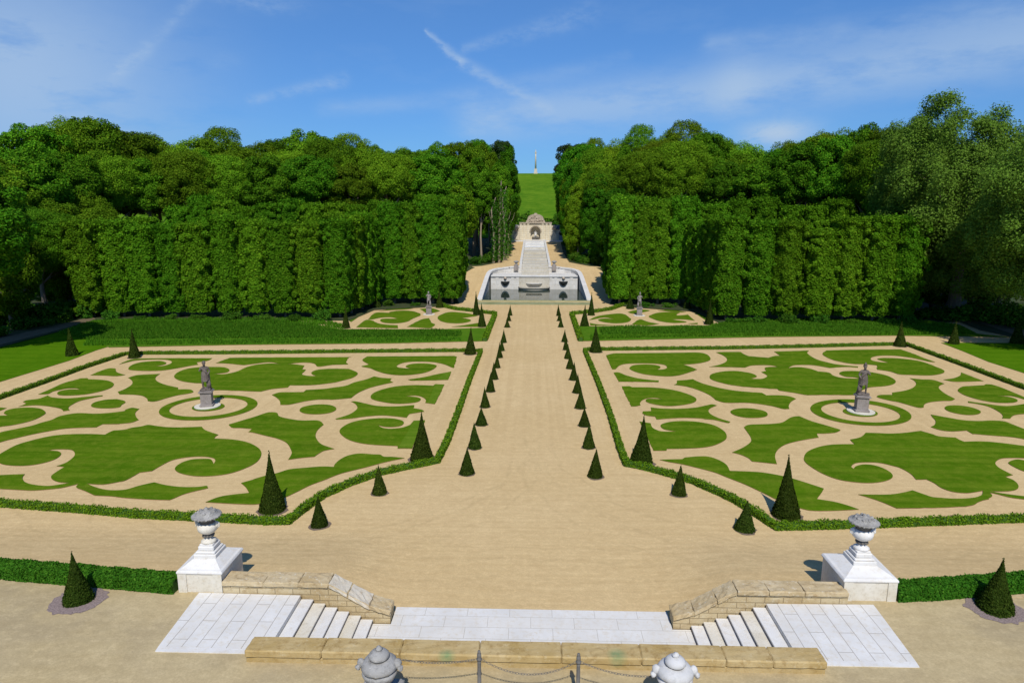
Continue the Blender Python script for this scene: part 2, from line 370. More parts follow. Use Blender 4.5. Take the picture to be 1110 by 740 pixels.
ys = fr(21.15, 28.4, .35) + fr(29, 104, 5) + [104.5, 106] + fr(107, 125, 1.5) + fr(125, 133, .5) + [133] + fr(136, 192, 4) + [192, 199, 206] + fr(214, 420, 12) + [420, 435, 450, 500, 600, 700, 1200, 3000]
g_ = tag(grid('ground', xs, ys, zt, GRAVEL, lambda x, y: 106 < y < 132.3 and abs(x - PXM) < np.interp(y, [106, 122, 126, 128.3, 130, 131.2, 132.3], [8.7, 8.7, 8.5, 8.2, 7.4, 6.2, 3.5])), 'raked sandy gravel of the avenue and the parterre walks', 'gravel', kind='structure')

def spline(pts):
    """pts: [(x, y, corner)] closed; Catmull-Rom between corners"""
    n = len(pts); out = []
    for i in range(n):
        p0, p1, p2, p3 = pts[i - 1], pts[i], pts[(i + 1) % n], pts[(i + 2) % n]
        a = p1 if p1[2] else p0
        d = p2 if p2[2] else p3
        L = math.hypot(p2[0] - p1[0], p2[1] - p1[1])
        if p1[2] and p2[2]: k = 1
        else: k = 6
        for s in range(k):
            u = s / k
            def cr(q0, q1, q2, q3):
                # tangents limited by the chord so that tight tips do not loop
                m1 = (q2 - q0) * .5 if not p1[2] else (q2 - q1) * .6
                m2 = (q3 - q1) * .5 if not p2[2] else (q2 - q1) * .6
                u2, u3 = u * u, u * u * u
                return (2 * u3 - 3 * u2 + 1) * q1 + (u3 - 2 * u2 + u) * m1 + (-2 * u3 + 3 * u2) * q2 + (u3 - u2) * m2
            out.append((cr(a[0], p1[0], p2[0], d[0]), cr(a[1], p1[1], p2[1], d[1])))
    return out
WIN = dict(A=(0, 375, 8.222), B=(120, 375, 8.222), C=(240, 375, 8.222), D=(360, 375, 8.222), E=(0, 455, 7.4), F=(135, 455, 7.4), G=(230, 440, 7.4), H=(350, 420, 7.4),
           I=(650, 370, 8.222), J=(765, 370, 8.222), K=(880, 370, 8.222), L=(975, 370, 8.222), M=(660, 440, 7.4), N=(780, 450, 7.4), O=(860, 455, 7.4), Q=(960, 440, 7.4),
           S=(370, 310, 6.53), T=(600, 310, 5.842), Z=(0, 0, 1))
def trace(s):
    """survey string -> plan points on the ground plane"""
    w = WIN['Z']; out = []
    for tok in s.split():
        if tok in WIN: w = WIN[tok]; continue
        c = tok.endswith('c'); x, y = (float(v) for v in tok.rstrip('c').split(','))
        X, Y = gnd(w[0] + x / w[2], w[1] + y / w[2]); out.append((X, Y, c))
    return out
def turf(poly, label, z=.0, h=.035, mat=LAWN, edge=EDGE, name='lawn', cat='lawn'):
    v3 = [Vector((x, y, 0)) for x, y in poly]
    keep = [v3[0]]
    for v in v3[1:]:
        if (v - keep[-1]).length > .02: keep.append(v)
    if (keep[0] - keep[-1]).length < .02: keep.pop()
    if h > .02 and len(keep) > 12:
        k2 = []
        for i, v in enumerate(keep):
            w = keep[(i + 1) % len(keep)]; m_ = max(1, int((w - v).length / .35))
            k2 += [v.lerp(w, j / m_) + (Vector((random.gauss(0, .022), random.gauss(0, .022), 0)) if j or (w - v).length > .3 else Vector((0, 0, 0))) for j in range(m_)]
        keep = k2
    tris = geometry.tessellate_polygon([keep])
    bm = bmesh.new(); top = [bm.verts.new((v.x, v.y, z + h)) for v in keep]; bot = [bm.verts.new((v.x * 1.0, v.y, z - .01)) for v in keep]
    for tr in tris:
        try: bm.faces.new([top[i] for i in tr])
        except ValueError: pass
    n = len(keep)
    for i in range(n):
        f = bm.faces.new((top[i], top[(i + 1) % n], bot[(i + 1) % n], bot[i])); f.material_index = 1
    for f in bm.faces:
        if f.material_index == 0:
            f.normal_update()
    me = bpy.data.meshes.new(name); bmesh.ops.recalc_face_normals(bm, faces=bm.faces)
    for f in bm.faces:
        f.normal_update()
        if f.material_index == 0 and f.normal.z < 0: f.normal_flip()
    bm.to_mesh(me); bm.free()
    return tag(link(name, me, [mat, edge]), label, cat, kind='structure')

PANELS = [
 ('L', 'thin scroll of turf in the far outer corner of the left parterre', 'B 75,165c 210,117 540,110 905,110c 865,132 765,147c 782,167c 700,180 560,205 440,221 300,223 185,216 157,202 190,170 260,148 350,138 440,135 492,148 480,166 395,183c 470,178 530,160 545,143 520,128 440,121 330,123 220,131 140,148'),
 ('L', 'small turf horn by the outer walk of the left parterre', 'A 805,262c 900,222 975,200 1030,203c B 50,230 85,247 132,258c A 1040,270 930,265'),
 ('L', 'turf half scroll along the outer walk of the left parterre', 'A 340,432c 450,385 560,335 720,290c 775,288c 790,298c 870,300 950,308 1000,325 1015,345 985,375 900,405 780,430 650,442 540,440 510,425 535,403 620,388 715,390c 680,380 600,380 530,393 470,408 430,428 380,432'),
 ('L', 'ragged turf star beside the outer walk of the left parterre', 'A 175,540c 235,515c 205,500c 240,485 350,470 425,443c 470,460 600,468 760,455 912,440c 915,448c 800,470 700,495 625,535 610,555 620,575c 565,582c 540,560 440,540 330,530 230,535'),
 ('L', 'plain turf oval on the outer side of the left parterre', 'A 812,535 840,505 930,482 1030,475 B 70,478 120,490 130,505 100,525 A 1060,548 960,557 860,553'),
 ('L', 'turf scroll cut by the left edge of the photo', 'A 35,600 60,575 150,555 260,550 360,560 405,590 390,615 300,660 150,700 0,722 -60,732 -150,728 -200,690 -150,645 -80,624 0,622 70,620c 42,606'),
 ('L', 'tiny turf tip at the left edge of the photo', 'A -60,560 0,550 60,555c 0,578 -60,592'),
 ('L', 'long turf band sweeping past the left ring', 'E -60,140 0,103 130,75 250,50 330,25 A 460,660 540,625 690,600 850,605 1000,595 1110,580 B 130,570 190,552 255,562c 220,595 225,630 250,660c 180,685 60,695 0,692 E 960,35 820,37c 770,62c 640,65 500,75 300,110 100,155 0,182 -120,225 -220,290 -220,220'),
 ('L', 'largest turf scroll of the left parterre with two curled ends', 'E 0,275 130,205 280,160 420,130 550,118 700,115 840,120c 910,87c 1000,80 F 60,65 130,55 190,42 250,50 340,60 450,62 620,57c 650,85 750,120c 718,152c 850,158 960,175 1040,205 1090,245 1095,290 1060,340 980,385 850,430 700,452 560,452 450,430 405,400 420,370 470,340 540,320 620,315 690,318 715,355c 728,330 715,310 650,297 540,298 440,312 370,330 300,365 220,412c 120,425c 60,460 0,490 E 950,500 830,520 720,515 690,508c 760,540 870,565 1000,562 F 100,535 180,515 240,503c 330,525 450,540 580,540 660,530c 670,550c 560,575 470,600 400,630 360,645c 200,640 0,627 E 900,615 760,608c 690,575 625,550 612,535 632,515c 570,530 490,548 380,560c 260,568 130,562 0,555 -100,550 -200,520 -200,450 0,445 100,440 200,437c 180,465 200,500 270,522 380,532 470,522 560,507c 480,502 430,485 410,460 430,435 515,380c 455,372c 530,345 590,300 600,270 580,245 520,238 430,240 390,248c 460,252 490,270 470,300 410,330 300,358 180,370 60,365 0,350 -45,330 -45,300'),
 ('L', 'long turf wedge along the chamfered corner of the left parterre', 'F 935,508c 1000,490 1110,460 G 330,590 430,560 520,540 620,510 750,497 880,487 975,490c H 100,612 140,578 200,548 290,531 400,537 460,540 490,556 560,558 655,567c 500,600 350,640 150,690 G 900,595 780,640 680,690 F 1272,629 1170,650 1100,672 1030,680 880,675 650,662c 760,620 880,600 1000,588c 975,545'),
 ('L', 'ragged turf star below the left ring', 'G 132,150c 250,115 350,85 440,55 500,52 525,60c 540,85 620,105 720,118 850,118 895,150c 850,190 830,230 840,270 880,310 980,345c 900,360 860,380 820,408c 700,420 610,432c 635,390 635,360 600,300 530,265 430,240 330,215 290,210c 320,185c 230,178 160,175'),
 ('L', 'ragged turf star left of the statue on the left parterre', 'B 155,285c 230,262 330,255 440,250c 405,275 400,300 430,325 500,350 600,372c 600,388c 700,388 735,404 730,415 690,426 600,440 500,465 420,490 370,497 330,492c 322,468 280,445 200,435 80,433c 62,410c 120,388 180,352 195,325 180,300'),
 ('L', 'big turf scroll behind the statue of the left parterre', 'B 565,270 600,235 680,205 800,190 900,188 1000,190 1050,205 1055,225 1020,240 915,250c 1000,253 C 60,247 140,228 220,192 300,170 400,158 480,158 535,170c 470,150 400,147 310,158 200,172c 130,165 B 1050,158 935,153c 1060,107c C 200,105 600,102 1110,100 D 155,98c 125,140 145,165c 60,168 0,170 C 880,185 850,182c 830,160 780,150 700,150 585,163c 640,163 740,175c 720,210c 755,211c 720,245c 725,258 780,268 850,268c 810,255 805,235 850,215 950,205 1110,205 D 160,210 220,235 225,255 180,285 90,310 0,330 C 800,350 610,352c 590,372c 450,385 350,408c 200,403 0,395 B 900,396 850,380 815,337 750,332 650,318 590,298'),
 ('L', 'turf band right of the statue ring on the left parterre', 'C 450,437c 520,415 640,413 730,412c 755,393c 900,385 1000,372 1110,355 D 200,325 300,300 375,272c 440,285 530,290c 520,310c 545,325c 450,345 350,370 270,400 215,430 170,465c 100,472 0,480 C 950,478 850,480 740,495 650,515 590,525 525,525c 520,490 490,460'),
 ('L', 'plain turf oval on the inner side of the left parterre', 'C 697,572 720,548 790,530 880,522 970,528 1020,550 1015,575 960,598 860,610 760,605 710,590'),
 ('L', 'turf scroll in the far inner corner of the left parterre', 'D 270,125 310,95c 1090,90c 1112,98c 1085,197c 1060,190c 1000,165 900,145 750,140 640,150 580,175 590,192 650,200 700,203c 655,185 690,165 760,157 850,158 920,170 930,185 890,215 800,245 640,262 500,252 400,225 340,200 270,187c 262,181c 330,165c 300,150'),
 ('L', 'small turf wedge on the inner walk of the left parterre', 'D 675,300c 800,282 950,250 1065,228c 1035,303c 850,308 700,310c'),
 ('L', 'upper turf comma on the inner walk of the left parterre', 'D 343,455 370,420 460,385 580,360 740,350 900,355c 920,340c 1003,345c 915,520c 830,508c 835,480 800,455 740,443 655,450c 740,455 780,465 790,480 760,500 680,512 560,515 450,500 370,480'),
 ('L', 'ragged turf star between the two commas of the left parterre', 'D 170,497c 210,495 280,510 400,535 560,540 735,528c 725,555c 800,570 820,585c 690,607c 665,640c 560,628 440,620 300,630 150,650 40,657c 30,650c 130,620 190,590 225,555 210,520'),
 ('L', 'lower turf comma behind the inner tall yew of the left parterre', 'H 135,360 150,325 220,285 320,260 450,248 560,250 630,265 650,285 625,308 560,318 490,315 440,302c 480,325 550,332 640,322 700,300c 730,268c 820,262c 715,490c 600,490c 600,470c 480,465 350,455 250,435 180,405'),
 ('R', 'turf scroll in the far inner corner of the right parterre', 'I 55,125c 120,108c 400,105 700,102 870,100 950,115 985,145 980,170 920,190 830,203 745,208c 800,225 870,252c 790,280 700,305 600,313 480,305 380,290 300,265 265,240 300,215 380,207 460,208 530,220 540,237 510,253c 570,250 600,235 580,212 500,200 380,197 250,200 180,215 140,250c 110,250c'),
 ('R', 'small turf wedge on the inner walk of the right parterre', 'I 125,280c 170,278 240,305 340,330 450,345 530,350c 525,365c 350,362 170,360c'),
 ('R', 'upper turf comma on the inner walk of the right parterre', 'I 195,402c 270,400c 290,410c 450,412 600,425 720,450 820,485 862,515 840,545 750,567 620,578 520,568 440,550 410,530 440,512 560,517c 500,505 430,508 380,525 360,550 365,570c 320,580 280,580c'),
 ('R', 'ragged turf star between the two commas of the right parterre', 'I 455,590c 560,600 700,602 850,592 950,572 1000,562 1045,572c 990,595 970,620 990,650 1060,685 J 220,718c 205,728c 180,725 80,702 0,695 I 900,688 750,683 600,690 510,698c 495,672c 420,662 375,640c 385,625c 455,623c'),
 ('R', 'turf band left of the statue ring on the right parterre', 'I 690,350c 770,345 830,338c 900,370 1000,400 1110,425 J 300,445 500,460c 540,482c 650,482 740,490 805,512c 760,540 740,575 745,603c 690,603 600,580 480,560 350,548 180,548 90,525c I 980,480 880,435 780,405 665,388c 692,370c'),
 ('R', 'plain turf oval on the inner side of the right parterre', 'J 220,630 250,608 330,597 430,602 520,622 552,648 530,672 450,683 350,680 260,660'),
 ('R', 'big turf scroll behind the statue of the right parterre', 'J 90,98c 200,95 310,95c 340,115 380,132c 470,140 560,147c 610,132 660,128c 610,92c 750,88 920,83c 905,105 940,135 1000,165 1110,195 K 250,210 410,225c 410,235c 300,229 160,238c 100,227 J 950,213 850,211 780,216 730,240c 780,232 850,232 930,245 1000,268c 1075,275c 1110,285 K 190,305 260,325 350,332 430,333c 380,322 300,315 245,290 270,270 350,265 480,270 580,285 680,310 745,350 730,380 650,400 510,412 440,440c 400,478 200,478 0,480 J 900,480 800,462 655,440c 640,426c 400,410 200,385 60,345 35,315 60,290 150,270 260,265 350,275 420,290 455,315 400,334c 500,335 545,315 540,300 495,275c 540,265c 525,240 560,230 645,228c 580,215 480,213 400,218 350,235c 250,232 30,228c 100,215 170,190 190,160 160,130'),
 ('R', 'turf scroll in the far outer corner of the right parterre', 'K 95,110 130,82c 400,75 790,72c 900,110 1000,150 1100,185c 1050,182 900,150 750,130 620,128 550,138 525,153 540,172 610,186 690,192c 610,170 585,157 650,149 800,155 950,175 1050,205 L 380,250 400,275 350,295 250,305 100,300 0,295 K 700,270 580,253c 580,215c 480,205 350,200 200,170 120,135'),
 ('R', 'small turf horn by the outer walk of the right parterre', 'L 550,278c 620,305 750,355c 600,360 480,360 390,342c 480,330 540,305'),
 ('R', 'ragged turf star right of the statue on the right parterre', 'L 90,330c 200,340 300,345 400,378c 360,395 350,415 370,440 420,475 495,513c 460,530 380,532 280,542 225,560 215,590c 160,590 0,545 K 700,530 600,505 580,490 620,478 720,478c 715,458c 830,440 900,415 930,380 910,350'),
 ('R', 'plain turf oval on the outer side of the right parterre', 'L 403,595 430,575 520,572 620,585 700,610 725,632 690,652 600,657 500,642 430,620'),
 ('R', 'turf half scroll along the outer walk of the right parterre', 'L 520,435 560,405 640,398 750,392c 770,382c 820,385c 900,410 1000,450 1110,497 1200,540c 1120,520 1050,500 980,487 870,488c 970,495 1040,515 1050,535 1000,548 880,548 750,530 620,495 550,465'),
 ('R', 'ragged turf star at the right edge of the photo', 'L 610,535c 750,555 900,575 1000,575 1110,560 1250,545 1250,640 1110,648 1020,660 985,690c 915,688c 920,660 880,625 800,585 700,560 615,548c'),
 ('R', 'long turf band sweeping past the right ring', 'Q 362,70c 500,95 620,115 740,122 850,118 950,125 1020,150 1110,185 1250,230 1250,310 1110,268 1000,250 850,238 700,225c 650,198c 530,205 440,195 362,170c 395,150 400,120 375,90'),
 ('R', 'largest turf scroll of the right parterre with a curled end', 'O 85,310 110,260 200,220 320,200 490,197c 455,160c 540,140 580,105c 680,108 780,112 900,105 1020,90c 1110,115 Q 430,245 560,255c 630,288c 760,285 900,295 1110,322 1250,350 1300,390 1250,430c 1110,420 1000,418 920,425 880,455 900,490 960,525 1020,555c 960,570c 1030,600 1065,640 1050,670 980,685 840,687c 950,705 1110,725 1250,735 1250,760 1110,750 1000,735 900,710 833,695c 855,722 820,745c Z 1060,544.5c 1050,548.5 1010,550.5 O 830,712c 720,665 620,630 520,600c 640,602 780,600 880,585 955,567c 1050,600 1110,620 Q 440,738 560,745 700,738 770,715 780,680c 720,692 640,700 540,690 450,660 390,620 330,592c 245,592c 200,545 120,500 40,477 O 700,348 620,342 520,345 480,358 465,378 485,395c 500,375 560,360 640,365 720,390 780,425 797,455 770,480 700,500 600,508 480,500 360,480 250,440 160,390 100,345'),
 ('R', 'turf curl inside the gravel hook at the right edge of the photo', 'Q 985,460 1010,440 1060,430 1110,437 1200,445 1250,500 1180,540 1110,525 1040,495'),
 ('R', 'long turf wedge along the chamfered corner of the right parterre', 'M 408,433c 500,430 590,428c 610,415c 700,407 790,407 870,430 940,470 970,522c 1110,527 N 350,462 530,495 700,545 835,590c O 188,637c 330,660 440,690 525,720c 330,730 150,730 60,712 N 560,725 450,675 350,625 200,555 60,500 M 850,535 700,495 580,467 480,450'),
 ('R', 'ragged turf star below the right ring', 'N 195,98c 240,78 400,72 500,60 560,25 600,12 640,10c 740,50 850,82 960,115c 970,122c 930,140 850,148 780,148c 795,180c 700,195 600,215 520,240 465,280 445,330 460,393c 360,382 260,372c 230,345 170,318 100,300c 190,260 250,215 250,180 225,140'),
 ('R', 'lower turf comma behind the inner tall yew of the right parterre', 'M 245,125c 335,140c 350,175 400,200 450,207 540,206c 450,190 415,165 430,145 500,128 600,122 720,130 840,155 920,200 945,240 930,275 850,315 750,335 600,343 470,345c 465,360c 360,360c 330,300c'),
 ('l', 'outer turf scroll of the small far left parterre', 'S 190,235c 245,190 360,192c 340,185 420,175 500,178 555,195 560,210c 510,230 460,255 380,265 300,260 275,243 300,232 400,232c 350,222 280,225 220,237'),
 ('l', 'thin turf arc at the back of the small far left parterre', 'S 265,178c 340,165 420,158 510,160c 450,167 350,172'),
 ('l', 'turf patch behind the statue of the small far left parterre', 'S 555,163c 640,158 700,178c 640,192 600,190 575,175'),
 ('l', 'inner turf scroll of the small far left parterre', 'S 690,212 770,185 900,195 965,212c 900,222 800,232c 860,228 915,240 900,255 830,265 740,260 690,240'),
 ('l', 'outer turf wedge on the near side of the small far left parterre', 'S 105,293c 170,243 220,245 260,265 330,275 400,278c 400,300c'),
 ('l', 'central turf wedge on the near side of the small far left parterre', 'S 465,290c 560,240 620,228c 640,260 665,275 630,300c'),
 ('l', 'inner turf sliver on the near side of the small far left parterre', 'S 780,290c 870,278 970,262c 975,290c'),
 ('r', 'inner turf scroll of the small far right parterre', 'T 225,215c 285,190 400,175 450,180 480,200 490,215 460,232 380,237 300,225 285,212 330,206 390,212c 320,200 250,213'),
 ('r', 'inner turf sliver on the near side of the small far right parterre', 'T 230,235c 300,245 430,250c 235,251c'),
 ('r', 'central turf wedge on the near side of the small far right parterre', 'T 495,245c 545,212 600,228 670,240c 600,250'),
 ('r', 'outer turf scroll of the small far right parterre', 'T 605,190 660,170 740,165 800,170c 780,180 790,187 850,182c 895,220c 820,212 750,212c 780,217 835,225 835,231 760,235 680,225 620,205'),
 ('r', 'thin turf arc at the back of the small far right parterre', 'T 660,155c 740,152 840,165c 790,167'),
 ('r', 'turf patch behind the statue of the small far right parterre', 'T 470,165c 540,150 610,155 560,168 500,175'),
 ('r', 'outer turf sliver on the near side of the small far right parterre', 'T 850,240c 910,234 910,243c'),
]
for side, lab, s in PANELS: turf(spline(trace(s)), lab)
for s, lab in (('D 920,342 1000,347 913,517 852,507', 'pale strip of new turf ending the upper left comma'), ('D 985,250 1060,231 1032,301 940,304', 'pale strip of new turf ending the small left wedge'), ('H 732,271 815,265 712,487 603,487', 'pale strip of new turf ending the lower left comma')):
    turf([(x, y) for x, y, c in trace(s)], lab, .035, .004, LAWN_NEW)
def ell(cx, cy, ux, uy, vy, n=64):
    return [gnd(cx + ux * math.cos(a) , cy + uy * math.cos(a) + vy * math.sin(a)) for a in (2 * math.pi * k / n for k in range(n))]
def ring(out, inn, label):
    bm = bmesh.new(); n = len(out)
    def L(p, z): return [bm.verts.new((x, y, z)) for x, y in p]
    a, b, c, d = L(out, .035), L(inn, .035), L(out, -.01), L(inn, -.01)
    for k in range(n):
        j = (k + 1) % n
        bm.faces.new((a[k], a[j], b[j], b[k]))
        for f in (bm.faces.new((a[k], a[j], c[j], c[k])), bm.faces.new((b[k], b[j], d[j], d[k]))): f.material_index = 1
    tag(obj('lawn', bm, [LAWN, EDGE]), label, 'lawn', kind='structure')
ring(ell(225.7, 442, 53.5, -4.6, 13), ell(225.9, 441.6, 42.4, -3.6, 9.7), 'turf ring round the statue of the left parterre')
turf(ell(225.8, 441.3, 17.8, -1.2, 4.4), 'turf disc under the statue of the left parterre')
ring(ell(933.2, 447.2, 54.8, 4.5, 13.6), ell(933, 447.2, 42.9, 4, 10.1), 'turf ring round the statue of the right parterre')
turf(ell(932.5, 447, 19, 1.5, 4.6), 'turf disc under the statue of the right parterre')
# side lawns, grass bank
def zpoly(s): return [(x, y) for x, y, c in trace(s)]
turf(zpoly('Z -60,432 0,414 36,403 75,391 104,380 119,375.5 100,362 70,358 40,366 0,376 -60,388'), 'bright mown lawn left of the left parterre', h=.03, mat=LAWN_SIDE)
turf(zpoly('Z 1020,371.7 1043,371.5 1090,371.8 1180,373 1180,426 1110,404.5 1072,392.5 1043,380.5'), 'bright mown lawn right of the right parterre', h=.03, mat=LAWN_SIDE)
turf(zpoly('Z 60,360 104,347.5 160,345 300,344 370,357 480,357 526,355.5 536,341.5 537.5,341.5 525.5,370 420,372.5 260,374 118,376.8 98,362'), 'grassy bank between the left parterre and the small one behind it', h=.05, mat=MEADOW)
turf(zpoly('Z 619,341.5 620.5,341.5 628,354 700,353.5 768,353 800,346 990,346 1040,352 1060,362 1100,366 1045,364.8 1020,364.8 974,364 830,365.5 720,368 631,370'), 'grassy bank between the right parterre and the small one behind it', h=.05, mat=MEADOW)
for s, lab in (('S 55,248 215,138 600,130 700,140 690,150 600,143 290,146 225,150 70,255', 'grass verge behind the small far left parterre'), ('T 450,112 560,128 860,130 905,150 1000,215 985,232 860,148 700,138 460,135', 'grass verge behind the small far right parterre')):
    turf(zpoly(s), lab, h=.04, mat=MEADOW)

# ------------------------------------------------------------------ woodland floor, hill, paths behind
def drape(name, poly, off, mat, label, cat, step=4.0):
    pts = [Vector(p) for p in poly]
    edges = [(i, (i + 1) % len(pts)) for i in range(len(pts))]
    # densify edges
    P2 = []
    for i in range(len(pts)):
        a, b = pts[i], pts[(i + 1) % len(pts)]; k = max(1, int((b - a).length / step))
        P2 += [a + (b - a) * j / k for j in range(k)]
    n = len(P2); E2 = [(i, (i + 1) % n) for i in range(n)]
    x0, x1 = min(p.x for p in P2), max(p.x for p in P2); y0, y1 = min(p.y for p in P2), max(p.y for p in P2)
    inner = [Vector((x, y)) for x in np.arange(x0 + step / 2, x1, step) for y in np.arange(y0 + step / 2, y1, step)]
    v, e, f, *_ = geometry.delaunay_2d_cdt(P2 + inner, E2, [list(range(n))], 1, 1e-5)
    bm = bmesh.new(); vs = [bm.verts.new((q.x, q.y, zt(q.x, q.y) + off)) for q in v]
    for q in f: bm.faces.new([vs[i] for i in q])
    bmesh.ops.delete(bm, geom=[q for q in bm.verts if not q.link_faces], context='VERTS')
    for q in bm.faces:
        q.normal_update()
        if q.normal.z < 0: q.normal_flip()
    me = bpy.data.meshes.new(name); bm.to_mesh(me); bm.free()
    return tag(link(name, me, mat), label, cat, kind='structure')
WL = [(-140, 50), gnd(-90, 400), gnd(0, 377), gnd(60, 361), gnd(104, 348.5), (-61, 84.6), (-24, 85.5), (-23, 95), (-14, 99), (-11.5, 103), (-13.5, 112), (-14.5, 122), (-12, 130), (-6.6, 140), (-6.2, 160), (-6.6, 190), (-9, 204), (-140, 204)]
WR = [(140, 60), gnd(1190, 374), gnd(1100, 366), gnd(1062, 358), gnd(1040, 349.5), (24, 85), (23, 95), (14.5, 99), (12, 103), (14, 112), (15, 122), (13, 130), (7.6, 140), (7.2, 160), (7.8, 190), (10, 204), (140, 204)]
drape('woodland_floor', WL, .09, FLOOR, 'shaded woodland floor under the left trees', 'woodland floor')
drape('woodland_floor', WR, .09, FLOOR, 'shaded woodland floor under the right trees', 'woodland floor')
drape('hill', [(-420, 204.3), (420, 204.3), (500, 640), (-500, 640)], .25, HILL, 'steep grassy hill rising behind the grotto', 'hill', 10)
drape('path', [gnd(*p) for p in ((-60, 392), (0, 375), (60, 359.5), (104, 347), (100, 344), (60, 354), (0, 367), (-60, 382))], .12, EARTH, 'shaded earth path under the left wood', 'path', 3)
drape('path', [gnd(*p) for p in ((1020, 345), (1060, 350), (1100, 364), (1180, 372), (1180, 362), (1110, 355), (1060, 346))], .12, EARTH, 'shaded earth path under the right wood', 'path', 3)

# ------------------------------------------------------------------ terrace
TZ = 1.05
txs = [-300, -100, -40, -24, -16, -11.6, -8.3, -4, 0, 4, 8.35, 11.6, 16, 24, 40, 100, 300]; tys = [-60, 0, 8, 12, 14, 16, 17.2, 21.2]
grid('terrace', txs, tys, lambda x, y: TZ, GRAVEL_T, lambda x, y: -8.3 < x < 8.35 and y > 17.2)
tag(bpy.data.objects['terrace'], 'dull worn gravel of the upper terrace in the foreground', 'terrace', kind='structure')
for a, b, w in ((-300, -12.3, 'left'), (12.45, 300, 'right')):
    bm = bmesh.new(); box(bm, a, b, 21.2, 21.46, -.3, TZ + .02)
    tag(obj('retaining_wall', bm, OCHRE), 'low retaining wall below the %s terrace hedge' % w, 'retaining wall')

def roughen(bm, amp=.012, cuts=4):
    bmesh.ops.subdivide_edges(bm, edges=[e for e in bm.edges if e.calc_length() > .25], cuts=cuts, use_grid_fill=True)
    for v in bm.verts: v.co += Vector((random.gauss(0, amp), random.gauss(0, amp), random.gauss(0, amp * .6)))
def slab(name, x0, x1, y0, y1, z0, z1, mat, parent, bev=.012):
    bm = bmesh.new(); box(bm, x0, x1, y0, y1, z0, z1, bev); return obj(name, bm, mat, parent)
# stone steps: upper landing, six treads, and the sunken landing between
for s, w in ((-1, 'left'), (1, 'right')):
    st = thing('stone_stairs', 'white stone steps with a paved upper landing, %s flight down to the sunken landing' % w, 'stairs', (0, 0, 0), 0, 'pair of stone flights')
    X = lambda a: s * a
    def sl(nm, a, b, y0, y1, z0, z1, mat):
        x0, x1 = sorted((X(a), X(b))); return slab(nm, x0, x1, y0, y1, z0, z1, mat, st)
    bm = bmesh.new()   # upper landing, slightly splayed like the photo's
    pl = [(X(7.92), 17.78), (X(8.42), 17.78), (X(8.44), 17.66), (X(11.3), 17.70), (X(11.5), 20.58), (X(7.92), 20.52)]
    prism(bm, pl if s > 0 else pl[::-1], .75, TZ + .03); obj('upper_landing', bm, PAVE_Y, st)
    bm = bmesh.new()
    prism(bm, [(X(8.44), 17.45), (X(11.27), 17.46), (X(11.3), 17.694), (X(8.44), 17.654)][::s], .75, TZ + .028); obj('edge_slab', bm, WHITE, st)
    for k in range(6):
        x1 = 7.91 - .405 * k
        zt_ = TZ + .03 - .145 * (k + 1)
        b_ = sl('step', x1 - .415, x1 - .002, 17.77, 20.53, .0, zt_ - .062, STATPED)  # riser blocks coloured darker to paint in the shade under the tread nosings
        xa, xb = sorted((X(x1 - .43), X(x1 - .004))); slab('tread', xa, xb, 17.768, 20.532, zt_ - .06, zt_, CREAM if k in (1, 4) else WHITE, b_)
bm = bmesh.new(); box(bm, -5.46, 5.46, 17.76, 20.54, -.2, .035); box(bm, -4.84, 4.84, 20.5401, 21.56, -.2, .0352)
tag(obj('paved_landing', bm, PAVE_X), 'long white paved sunken landing between the two flights', 'landing', kind='structure')
# parapet
pw = thing('parapet', 'low golden sandstone parapet along the sunken landing', 'parapet')
slab('wall_body', -8.34, 8.42, 17.1, 17.7, -.2, 1.21, PARAPET, pw)
bm = bmesh.new()
xx = [-8.36, -6.1, -3.8, -1.5, .9, 3.2, 5.6, 6.93, 8.44]
for i, (a, b) in enumerate(zip(xx, xx[1:])):
    dz = random.uniform(-.008, .008)
    box(bm, a + .003, b - .003, 17.05, 17.75, 1.225, 1.46 + dz, .035)
roughen(bm, .006, 5)
obj('coping', bm, PARAPET, pw)
# sloping copings on the garden side
for s, w in ((-1, 'left'), (1, 'right')):
    cw = thing('stair_wall', 'ochre stone wall with a kinked coping behind the %s flight' % w, 'stair wall', group='kinked stair walls')
    prof = [(10.66, 1.34), (6.95, 1.34), (5.55, .54), (4.86, .34)]
    bm = bmesh.new(); poly = [(s * 10.66, -.2)] + [(s * a, z) for a, z in prof] + [(s * 4.88, -.2)]
    prism(bm, poly, 20.62, 21.2, axis='y'); obj('wall_body', bm, OCHRE_W, cw)
    bm = bmesh.new()
    ln = [(10.66, 1.343), (9.2, 1.343), (8.0, 1.343), (6.95, 1.343), (6.3, .97), (5.55, .543), (4.84, .343)]
    for i, ((a, za), (b, zb)) in enumerate(zip(ln, ln[1:])):
        j = random.uniform(-.012, .012); h = .17 + random.uniform(-.01, .015)
        q = [(s * (a - .006), za), (s * (b + .006), zb), (s * (b + .006), zb + h), (s * (a - .006), za + h)]
        prism(bm, q, 20.55 + j, 21.27 + j, axis='y', mi=1 if (i, s) in ((4, -1), (3, -1)) else 0)
    es = [e for e in bm.edges]; bmesh.ops.bevel(bm, geom=es, offset=.025, segments=1, affect='EDGES'); roughen(bm)
    obj('coping', bm, [OCHRE, PALE], cw)

